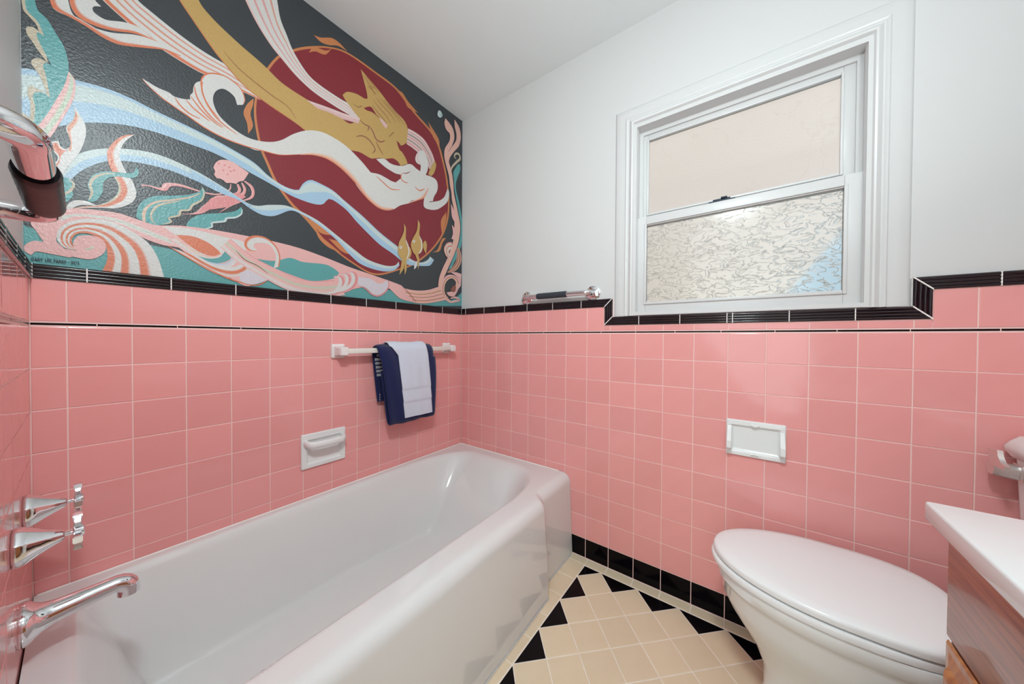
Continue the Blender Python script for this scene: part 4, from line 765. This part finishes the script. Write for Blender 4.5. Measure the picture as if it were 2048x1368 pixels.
# ------------------------------------------------------------------ tub fittings
def flat_ring(x, y, z, r, n=8, sy=1, sz=1, phase=math.pi / 8, sub=1):
    return [(x, y + sy * r * math.cos(2 * math.pi * k / n + phase), z + sz * r * math.sin(2 * math.pi * k / n + phase)) for k in range(n)]
def valve(y, z, label, rot):
    root = empty('tub_valve', (-L, y, z), label, 'tap', 'taps on the faucet wall')
    bm = bmesh.new()
    rings = [flat_ring(.000, 0, 0, .0345), flat_ring(.004, 0, 0, .0355), flat_ring(.010, 0, 0, .0345), flat_ring(.018, 0, 0, .0300), flat_ring(.030, 0, 0, .0225), flat_ring(.044, 0, 0, .0150), flat_ring(.054, 0, 0, .0105), flat_ring(.056, 0, 0, .0085)]
    add_loft(bm, rings); e = obj('escutcheon', bm, M['chrome'], root)
    md = e.modifiers.new('bevel', 'BEVEL'); md.width = .0022; md.segments = 3; md.limit_method = 'ANGLE'; md.angle_limit = R(20)
    for p in e.data.polygons: p.use_smooth = True
    bm = bmesh.new(); add_tube(bm, [(.055, 0, 0), (.068, 0, 0)], .0042, 16); obj('stem', bm, M['chrome'], root, 40)
    h = empty('cross_handle', (.071, 0, 0)); h.parent = root; h.rotation_euler = (R(rot), 0, 0)
    bm = bmesh.new(); add_loft(bm, [cyl_ring((-.006, 0, 0), (1, 0, 0), .0075), cyl_ring((-.004, 0, 0), (1, 0, 0), .0105), cyl_ring((.007, 0, 0), (1, 0, 0), .0110), cyl_ring((.009, 0, 0), (1, 0, 0), .0085)]); obj('hub', bm, M['chrome'], h, 40)
    for a in range(4):
        bm = bmesh.new(); ca, sa = math.cos(a * math.pi / 2), math.sin(a * math.pi / 2)
        for (r0, r1, w0, w1, t0, t1) in ((.007, .020, .0055, .0045, .0055, .0045), (.020, .037, .0048, .0075, .0045, .0062)):
            b = bmesh.new(); vs = []
            for r, w, t in ((r0, w0, t0), (r1, w1, t1)):
                for s1, s2 in ((-1, -1), (1, -1), (1, 1), (-1, 1)): vs.append(b.verts.new((s1 * t, r * ca - s2 * w * sa, r * sa + s2 * w * ca)))
            for f in ((0, 1, 2, 3), (7, 6, 5, 4), (0, 4, 5, 1), (1, 5, 6, 2), (2, 6, 7, 3), (3, 7, 4, 0)): b.faces.new([vs[i] for i in f])
            bmesh.ops.bevel(b, geom=b.edges[:], offset=.0016, segments=2, affect='EDGES'); merge(bm, b)
        obj('arm', bm, M['chrome'], h, 40)
valve(-.20, .672, 'chrome tub tap with faceted cone and cross handle, farther from the camera', 0)
valve(-.395, .668, 'chrome tub tap with faceted cone and cross handle, nearer the camera', 8)
def spout():
    y, z = -.30, .474
    root = empty('tub_spout', (-L, y, z), 'long chrome tub spout flared at the wall, over the bathtub', 'spout')
    bm = bmesh.new(); rings = []
    for x, r, zz in ((.000, .041, 0), (.006, .042, 0), (.012, .040, 0), (.018, .034, 0), (.026, .028, .001), (.040, .0235, .003), (.070, .0205, .006), (.098, .0185, .009), (.122, .018, .011)):
        rings.append([(x, r * math.cos(2 * math.pi * k / 32), zz + r * math.sin(2 * math.pi * k / 32)) for k in range(32)])
    # turn down at the end
    for a in (20, 40, 60, 80, 90):
        t = R(a); c = (.122 + .019 * math.sin(t), 0, .011 - .019 * (1 - math.cos(t)))
        ax = Vector((math.cos(t), 0, -math.sin(t))); b = Vector((math.sin(t), 0, math.cos(t)))
        rings.append([Vector(c) + Vector((0, 1, 0)) * .018 * math.cos(2 * math.pi * k / 32) + b * .018 * math.sin(2 * math.pi * k / 32) for k in range(32)])
    rings.append([(Vector(p) + Vector((0, 0, -.012))) for p in rings[-1]])
    add_loft(bm, rings); obj('body', bm, M['chrome'], root, 50)
spout()

def grab_bar(name, p0, p1, n, stand, tube, flange, grip_r, g0, g1, gripmat, label, bend=.035):
    p0, p1, n = Vector(p0), Vector(p1), Vector(n); mid = (p0 + p1) / 2
    root = empty(name, mid, label, 'grab bar', 'grab bars on the walls'); q0, q1 = p0 - mid, p1 - mid
    pts = arc_path([q0, q0 + n * stand, q1 + n * stand, q1], bend, 10)
    bm = bmesh.new(); add_tube(bm, pts, tube, 28); obj('bar', bm, M['chrome'], root, 50)
    for q in (q0, q1):
        bm = bmesh.new(); add_loft(bm, [cyl_ring(q, n, flange, 40), cyl_ring(q + n * .004, n, flange, 40), cyl_ring(q + n * .008, n, flange * .86, 40), cyl_ring(q + n * .011, n, tube * 1.45, 40), cyl_ring(q + n * .013, n, tube * 1.05, 40)]); obj('flange', bm, M['chrome'], root, 35)
    d = (q1 - q0); a = q0 + n * stand + d * g0; b = q0 + n * stand + d * g1
    bm = bmesh.new(); ln = (b - a).length; k = 14; path = []; rad = []
    for i in range(k + 1): path.append(a + (b - a) * i / k); rad.append(grip_r * (.93 if i in (0, k) else 1) * (1 + (.03 if i % 2 else 0)))
    add_tube(bm, path, grip_r, 28, rad=rad); obj('grip', bm, gripmat, root, 60)
grab_bar('grab_bar', (.008, -.497, 1.272), (.008, -.872, 1.272), (-1, 0, 0), .050, .0125, .036, .0150, .25, .70, M['gripblue'], 'small chrome grab bar with dark grip on the white wall left of the window')
grab_bar('grab_bar', (-1.5265, -.600, 1.241), (-1.5265, -.955, 1.241), (1, 0, 0), .056, .0135, .036, .0170, .17, .66, M['rubber'], 'chrome grab bar with black rubber grip on the faucet wall, close to the camera')

# ------------------------------------------------------------------ towel bar and towels
def towel_bar():
    root = empty('towel_bar', (-.446, 0, .996), 'cream towel bar on two square ceramic posts above the tub', 'towel bar')
    for x in (-.7625, -.130):
        bm = bmesh.new(); x -= -.446
        def rr(y, hx, hz, cz=0, n=6, rad=.006):
            out = []
            for sx, sz, a0 in ((1, 1, 0), (-1, 1, 90), (-1, -1, 180), (1, -1, 270)):
                for k in range(n + 1): a = R(a0 + 90 * k / n); out.append((x + sx * (hx - rad) + rad * math.cos(a), y, cz + sz * (hz - rad) + rad * math.sin(a)))
            return out
        add_loft(bm, [rr(0, .0285, .031), rr(-.008, .0285, .031), rr(-.011, .0265, .029), rr(-.013, .020, .024), rr(-.030, .0165, .0195), rr(-.042, .0175, .0185), rr(-.066, .0175, .0185), rr(-.070, .0145, .0155)]); obj('post', bm, M['postwhite'], root, 40)
    box('bar', (-.7480 + .446, -.0655, -.0115), (-.145 + .446, -.0445, .0115), M['barwhite'], root, .003)
towel_bar()
def drape(name, path, th, x_of, nx, m, root, wav):
    """path: (y,z) centre line; x_of(s,t) gives left/right; a thick cloth with rounded edges"""
    P_ = [Vector(p) for p in path]; d = [0]
    for a, b in zip(P_, P_[1:]): d.append(d[-1] + (b - a).length)
    n = int(d[-1] / .006) + 2; Q = resample(P_, n); sides = []
    N = []
    for i in range(n):
        t = (Q[min(i + 1, n - 1)] - Q[max(i - 1, 0)]).normalized(); N.append(Vector((t.y, -t.x)))
    V = []; per = 2 * (nx + 1)
    for i in range(n):
        s = i / (n - 1); xl, xr = x_of(s, Q[i])
        row = []
        for side in (1, -1):
            for k in range(nx + 1):
                u = k / nx if side == 1 else 1 - k / nx
                edge = min(u, 1 - u); h = th * .5 * math.sqrt(max(0.0, 1 - max(0, 1 - edge / .02) ** 2)) if edge < .02 else th * .5
                h = max(h, th * .12)
                w = wav(u, s); p = Q[i] + N[i] * (side * h + w); row.append((xl + (xr - xl) * u, p.x, p.y))
        V += row
    Fs = [(i * per + k, i * per + (k + 1) % per, (i + 1) * per + (k + 1) % per, (i + 1) * per + k) for i in range(n - 1) for k in range(per)]
    Fs += [tuple(range(per))[::-1], tuple(range((n - 1) * per, n * per))]
    V = [(a - root.location.x, b - root.location.y, c - root.location.z) for a, b, c in V]
    return pydata(name, V, Fs, m, root, 70)
def towels():
    r = empty('hand_towel', (-.45, -.055, .99), 'dark navy hand towel folded over the towel bar', 'towel', )
    path = [(-.071, .90), (-.072, .75), (-.073, .665), (-.078, .645), (-.088, .637), (-.099, .643), (-.104, .66), (-.103, .75), (-.097, .88), (-.090, .96), (-.086, .99), (-.079, 1.006), (-.066, 1.0165), (-.055, 1.018), (-.042, 1.014), (-.033, 1.003), (-.029, .985), (-.026, .90), (-.024, .745)]
    def xo(s, q):
        z = q.y; front = s < .62; k = (1.0 - z) / .36
        if front: return (-.612 + .046 * max(k, 0), -.290 - .006 * max(k, 0) + .004 * math.sin(k * 5))
        return (-.618 + .052 * max(k, 0) * .9, -.30)
    drape('cloth', path, .0085, xo, 40, M['navy'], r, lambda u, s: .0022 * math.sin(u * 9 + s * 5) + .0012 * math.sin(u * 23 + 2 + s * 9))
    bm = bmesh.new()
    for i, z in enumerate((.972, .953, .934, .915, .896, .877)):
        for c in range(3):
            if c == 0 and i in (0,): continue
            x = -.606 + .0052 * i * .5 + c * .0115
            for dx in (0, .0035, .007): 
                for dz in (0, -.0065): add_box(bm, (x + dx + .45, -.0325 + .055, z + dz - .99), (x + dx + .0018 + .45, -.0306 + .055, z + dz + .004 - .99))
    for i in range(3):
        add_box(bm, (-.578 + .45, -.0312 + .055, .775 - i * .012 - .99), (-.5765 + .45, -.0298 + .055, .783 - i * .012 - .99))
    obj('stitch_pattern', bm, M['stitch'], r)['kind'] = 'stuff'
    r2 = empty('washcloth', (-.43, -.055, .99), 'pale white washcloth with woven bands laid over the navy towel', 'washcloth')
    path = [(-.115, .662), (-.1145, .70), (-.113, .736), (-.1165, .742), (-.1165, .745), (-.112, .80), (-.1152, .806), (-.1152, .81), (-.108, .90), (-.1015, .97), (-.097, 1.002), (-.087, 1.022), (-.072, 1.032), (-.055, 1.034), (-.038, 1.029), (-.025, 1.014), (-.0175, .99), (-.0135, .93), (-.0125, .86)]
    def xo2(s, q):
        z = q.y; k = max((1.0 - z) / .34, 0)
        if s > .60: return (-.565, -.350)
        kk = min(max((1.03 - z) / .06, 0), 1)
        return (-.566 + .040 * kk + .032 * k, -.352 + .022 * k + .006 * kk)
    drape('cloth', path, .0070, xo2, 40, M['washcloth'], r2, lambda u, s: .0016 * math.sin(u * 7 + s * 6) + .0008 * math.sin(u * 19 + 1))
towels()

# ------------------------------------------------------------------ ceramic wall dishes
def rring(f, u0, u1, v0, v1, h, rad=.004, n=4):
    """rounded rectangle in wall coordinates mapped by f(u,v,h)"""
    out = []
    for cx, cy, a0 in ((u1 - rad, v1 - rad, 0), (u0 + rad, v1 - rad, 90), (u0 + rad, v0 + rad, 180), (u1 - rad, v0 + rad, 270)):
        for k in range(n + 1): a = R(a0 + 90 * k / n); out.append(f(cx + rad * math.cos(a), cy + rad * math.sin(a), h))
    return out
def soap_dish():
    cx, cz = -.820, .5835
    root = empty('soap_dish', (cx, 0, cz), 'white ceramic soap dish with a grab rail, set in the tiles above the tub', 'soap dish')
    f = lambda u, v, h: (u, -h, v); a, b = .0885, .0715; bm = bmesh.new()
    add_loft(bm, [rring(f, -a, a, -b, b, -.003), rring(f, -a, a, -b, b, .007), rring(f, -a + .003, a - .003, -b + .003, b - .003, .010), rring(f, -a + .019, a - .019, -b + .016, b - .024, .0105, .006), rring(f, -a + .024, a - .024, -b + .022, b - .030, .003, .006), rring(f, -a + .028, a - .028, -b + .027, b - .034, .0012, .006)], True, True)
    obj('plate', bm, M['ceramic'], root, 18)
    bm = bmesh.new()
    pts = [(-.074, -.004, .036), (-.074, -.018, .035), (-.069, -.037, .0325), (-.056, -.047, .031), (0, -.050, .030), (.056, -.047, .031), (.069, -.037, .0325), (.074, -.018, .035), (.074, -.004, .036)]
    rings = []
    for i, p in enumerate(pts):
        t = (Vector(pts[min(i + 1, 8)]) - Vector(pts[max(i - 1, 0)])).normalized(); s = t.cross(Vector((0, 0, 1))).normalized()
        rings.append([Vector(p) + s * .0085 * math.cos(k * math.pi / 8) + Vector((0, 0, 1)) * .014 * math.sin(k * math.pi / 8) for k in range(16)])
    add_loft(bm, rings); obj('rail', bm, M['ceramic'], root, 60)
soap_dish()
def paper_holder():
    cy, cz = -1.489, .698
    root = empty('paper_holder', (0, cy, cz), 'empty white ceramic paper holder set in the tiles under the window', 'paper holder')
    f = lambda u, v, h: (-h, -u, v); a, b = .0855, .065; bm = bmesh.new()
    add_loft(bm, [rring(f, -a, a, -b, b, -.003), rring(f, -a, a, -b, b, .006), rring(f, -a + .003, a - .003, -b + .003, b - .003, .010), rring(f, -a + .014, a - .014, -b + .013, b - .017, .0105, .004), rring(f, -a + .018, a - .018, -b + .020, b - .022, .004, .004), rring(f, -a + .024, a - .024, -b + .026, b - .026, .0012, .004)])
    obj('plate', bm, M['ceramic'], root, 18)
    for s in (-1, 1):
        bm = bmesh.new(); u = s * (a - .010); vs = []
        prof_ = [(.044, .008), (.036, .008), (-.040, .008), (-.037, .040), (-.033, .044), (-.006, .044), (.014, .024)]
        for du in (-.0072, .0072): vs.append([bm.verts.new(f(u + du, v, h)) for v, h in prof_[1:] + prof_[:1]])
        n = len(vs[0]); bm.faces.new(vs[0]); bm.faces.new(vs[1][::-1])
        for k in range(n): bm.faces.new((vs[0][k], vs[0][(k + 1) % n], vs[1][(k + 1) % n], vs[1][k]))
        o = obj('ear', bm, M['ceramic'], root, 30); md = o.modifiers.new('b', 'BEVEL'); md.width = .0018; md.segments = 2
    bm = bmesh.new(); add_tube(bm, [f(-.012, b - .012, .0095), f(0, b - .017, .0125), f(.012, b - .012, .0095)], .004, 8); obj('notch', bm, M['ceramic'], root, 60)
    bm = bmesh.new(); add_tube(bm, [f(-.012, -b + .010, .0095), f(0, -b + .014, .0125), f(.012, -b + .010, .0095)], .004, 8); obj('notch', bm, M['ceramic'], root, 60)
paper_holder()

# ------------------------------------------------------------------ toilet
TX = -.250
def egg(z, tip, back, hw, ymid=None, n=64, p=2.0, pb=2.6, dx=0):
    ymid = -1.66 if ymid is None else ymid; out = []
    for k in range(n):
        a = 2 * math.pi * k / n; c, s = math.cos(a), math.sin(a)
        if c >= 0: y = ymid + (tip - ymid) * abs(c) ** (2 / p)
        else: y = ymid - (ymid - back) * abs(c) ** (2 / pb)
        x = hw * math.copysign(abs(s) ** (2 / (p if c >= 0 else pb)), s)
        out.append((x + dx, y, z))
    return out
def toilet():
    root = empty('toilet', (TX, -1.8, 0), 'white two-piece toilet with closed lid beside the wooden vanity', 'toilet')
    def off(rings): return [[(a, b + 1.8, c) for a, b, c in r] for r in rings]
    bm = bmesh.new()
    add_loft(bm, off([egg(.001, -1.508, -2.06, .116, -1.72), egg(.02, -1.505, -2.06, .117, -1.72), egg(.05, -1.515, -2.055, .111, -1.72), egg(.12, -1.512, -2.05, .114, -1.72), egg(.18, -1.487, -2.05, .128, -1.71), egg(.225, -1.455, -2.045, .146, -1.70),
        egg(.262, -1.430, -2.04, .161, -1.69), egg(.30, -1.412, -2.03, .172, -1.68), egg(.335, -1.408, -2.02, .176, -1.67), egg(.350, -1.402, -2.01, .179), egg(.352, -1.398, -2.01, .181), egg(.380, -1.396, -2.005, .182), egg(.386, -1.399, -2.0, .180)]))
    obj('bowl', bm, M['ceramic'], root, 50)
    bm = bmesh.new()
    add_loft(bm, off([egg(.3865, -1.388, -1.885, .180), egg(.389, -1.382, -1.89, .185), egg(.398, -1.380, -1.892, .1865), egg(.4035, -1.383, -1.89, .184), egg(.405, -1.390, -1.88, .178)]))
    obj('seat', bm, M['seatplastic'], root, 50)
    bm = bmesh.new()
    add_loft(bm, off([egg(.4085, -1.394, -1.875, .176, pb=3.2), egg(.411, -1.387, -1.882, .1815, pb=3.2), egg(.421, -1.3855, -1.884, .1825, pb=3.2), egg(.4265, -1.388, -1.882, .1805, pb=3.2), egg(.4295, -1.394, -1.877, .176, pb=3.2), egg(.4325, -1.42, -1.86, .155, pb=3.2), egg(.4345, -1.50, -1.80, .09, pb=3)]))
    obj('lid', bm, M['seatplastic'], root, 50)
    for s in (-1, 1): box('hinge', (s * .075 - .018, -.105, .386), (s * .075 + .018, -.075, .418), M['seatplastic'], root, .006, 3)
    def rr(z, x0, x1, y0, y1, rad=.03, n=6):
        out = []
        for cx, cy, a0 in ((x1 - rad, y1 - rad, 0), (x0 + rad, y1 - rad, 90), (x0 + rad, y0 + rad, 180), (x1 - rad, y0 + rad, 270)):
            for k in range(n + 1): a = R(a0 + 90 * k / n); out.append((cx + rad * math.cos(a), cy + 1.8 + rad * math.sin(a), z))
        return out
    bm = bmesh.new(); add_loft(bm, [rr(.375, -.17, .17, -2.195, -2.04), rr(.39, -.19, .19, -2.2, -2.035), rr(.45, -.207, .207, -2.2, -2.028), rr(.60, -.221, .221, -2.2, -2.016), rr(.765, -.226, .226, -2.2, -2.010), rr(.768, -.222, .222, -2.2, -2.014)]); obj('tank', bm, M['tankceramic'], root, 50)
    bm = bmesh.new(); add_loft(bm, [rr(.762, -.225, .225, -2.203, -2.011), rr(.766, -.231, .231, -2.205, -2.004), rr(.782, -.239, .239, -2.207, -1.996), rr(.792, -.239, .239, -2.207, -1.996), rr(.806, -.232, .232, -2.206, -2.003), rr(.819, -.224, .224, -2.204, -2.012), rr(.822, -.214, .214, -2.20, -2.022)]); obj('tank_lid', bm, M['tankceramic'], root, 35)
    # lever
    lv = empty('flush_lever', (.192, -.212, .731)); lv.parent = root
    bm = bmesh.new(); add_box(bm, (-.020, -.004, -.021), (.020, .004, .021), .003); obj('base', bm, M['brushed'], lv, 40)
    bm = bmesh.new(); rings = []
    for yy, w, h, dz in ((.003, .014, .019, 0), (.018, .014, .0185, .001), (.032, .015, .018, .003), (.044, .015, .018, .006)):
        rings.append([(w * math.copysign(abs(math.cos(k * math.pi / 12)) ** .6, math.cos(k * math.pi / 12)), yy, dz + h * math.copysign(abs(math.sin(k * math.pi / 12)) ** .8, math.sin(k * math.pi / 12))) for k in range(24)])
    add_loft(bm, rings); obj('barrel', bm, M['brushed'], lv, 50)
    bm = bmesh.new(); pr = [(-.002, .053), (-.040, .058), (-.044, .044), (-.054, .032), (-.070, .026), (-.070, .018), (-.012, .014)]
    vs = [[bm.verts.new((x_, y_, z_)) for x_, z_ in pr] for y_ in (.040, .049)]; n = len(pr); bm.faces.new(vs[0]); bm.faces.new(vs[1][::-1])
    for k in range(n): bm.faces.new((vs[0][k], vs[0][(k + 1) % n], vs[1][(k + 1) % n], vs[1][k]))
    obj('paddle', bm, M['brushed'], lv, 40)
toilet()

# ------------------------------------------------------------------ vanity
def vanity():
    root = empty('vanity', (-.94, -1.97, 0), 'stained oak vanity cabinet beside the toilet under the white counter', 'vanity')
    X1 = -.642; X0 = -1.235; YF = -1.720; ox, oy = .94, 1.97
    def B(name, lo, hi, m, par=root, bev=.0015): return box(name, (lo[0] + ox, lo[1] + oy, lo[2]), (hi[0] + ox, hi[1] + oy, hi[2]), m, par, bev)
    B('side_panel', (X1 - .018, -2.205, .0), (X1 - .0005, YF - .018, .7695), M['oak']); B('side_panel', (X0, -2.205, 0), (X0 + .018, YF - .018, .7695), M['oak'])
    B('bottom_panel', (X0 + .018, -2.205, .09), (X1 - .018, YF - .02, .105), M['oak']); B('toe_board', (X0 + .018, -1.80, .001), (X1 - .018, -1.785, .09), M['oak'])
    B('stile', (X1 - .10, YF - .018, .09), (X1 - .0125, YF - .001, .6), M['oak']); B('stile', (X0 + .0005, YF - .018, .09), (X0 + .05, YF - .001, .6), M['oak']); B('bottom_rail', (X0 + .05, YF - .018, .09), (X1 - .10, YF - .001, .13), M['oak'])
    B('top_rail', (X0, YF - .0175, .6005), (X1, YF, .7695), M['oak'], bev=.003)
    for a, b in ((X0 + .004, -.9395), (-.9375, X1 - .010)):
        bm = bmesh.new(); z0, z1 = .11, .6005 - .0008
        y0 = YF + .0005
        rings = []
        for ins, h in ((0, 0), (.003, .003), (.012, .0035), (.026, .008), (.030, .0125), (.036, .0155), (.060, .0155), (.070, .009), (.080, .008), (.098, .0155)):
            rings.append([(a + ins + ox, y0 + h + oy, z0 + ins), (b - ins + ox, y0 + h + oy, z0 + ins), (b - ins + ox, y0 + h + oy, z1 - ins), (a + ins + ox, y0 + h + oy, z1 - ins)])
        add_loft(bm, rings); d = obj('door', bm, M['oakdoor'], root)
        kx = (b - .03 if b < -.9 else a + .03) + ox
        bm = bmesh.new(); add_loft(bm, [cyl_ring((kx, YF + .015 + oy, .50), (0, 1, 0), .006), cyl_ring((kx, YF + .03 + oy, .50), (0, 1, 0), .006), cyl_ring((kx, YF + .034 + oy, .50), (0, 1, 0), .015), cyl_ring((kx, YF + .042 + oy, .50), (0, 1, 0), .013)]); obj('knob', bm, M['brushed'], d, 40)
    c = empty('countertop', (-.94, -1.95, .77), 'white cultured marble countertop with a sharp corner on the oak vanity', 'countertop')
    bm = bmesh.new(); add_box(bm, (-1.245 + .94, -2.205 + 1.95, .0005), (-.6345 + .94, -1.698 + 1.95, .031), .0045, 3); obj('slab', bm, M['counter'], c, 50)
vanity()

# ------------------------------------------------------------------ lamps and doorway (outside the frame)
def vanity_lamp():
    r = empty('vanity_lamp', (-.94, Y0, 1.98), 'wall lamp with three globes above the vanity', 'lamp')
    box('back_plate', (-.27, .0005, -.05), (.27, .02, .05), M['chrome'], r, .004)
    for x in (-.19, 0, .19):
        bm = bmesh.new(); bmesh.ops.create_uvsphere(bm, u_segments=24, v_segments=16, radius=.045)
        for v in bm.verts: v.co += Vector((x, .068, 0))
        obj('globe', bm, M['globe'], r, 80)
vanity_lamp()
dr = struct(empty('door_1', (-1.5265, -1.43, 0)))
box('casing', (-.0005, -.39 - .06, 0), (.014, -.39, 2.03), M['door'], dr); box('casing', (-.0005, -.45, 2.03), (.014, .44, 2.09), M['door'], dr)
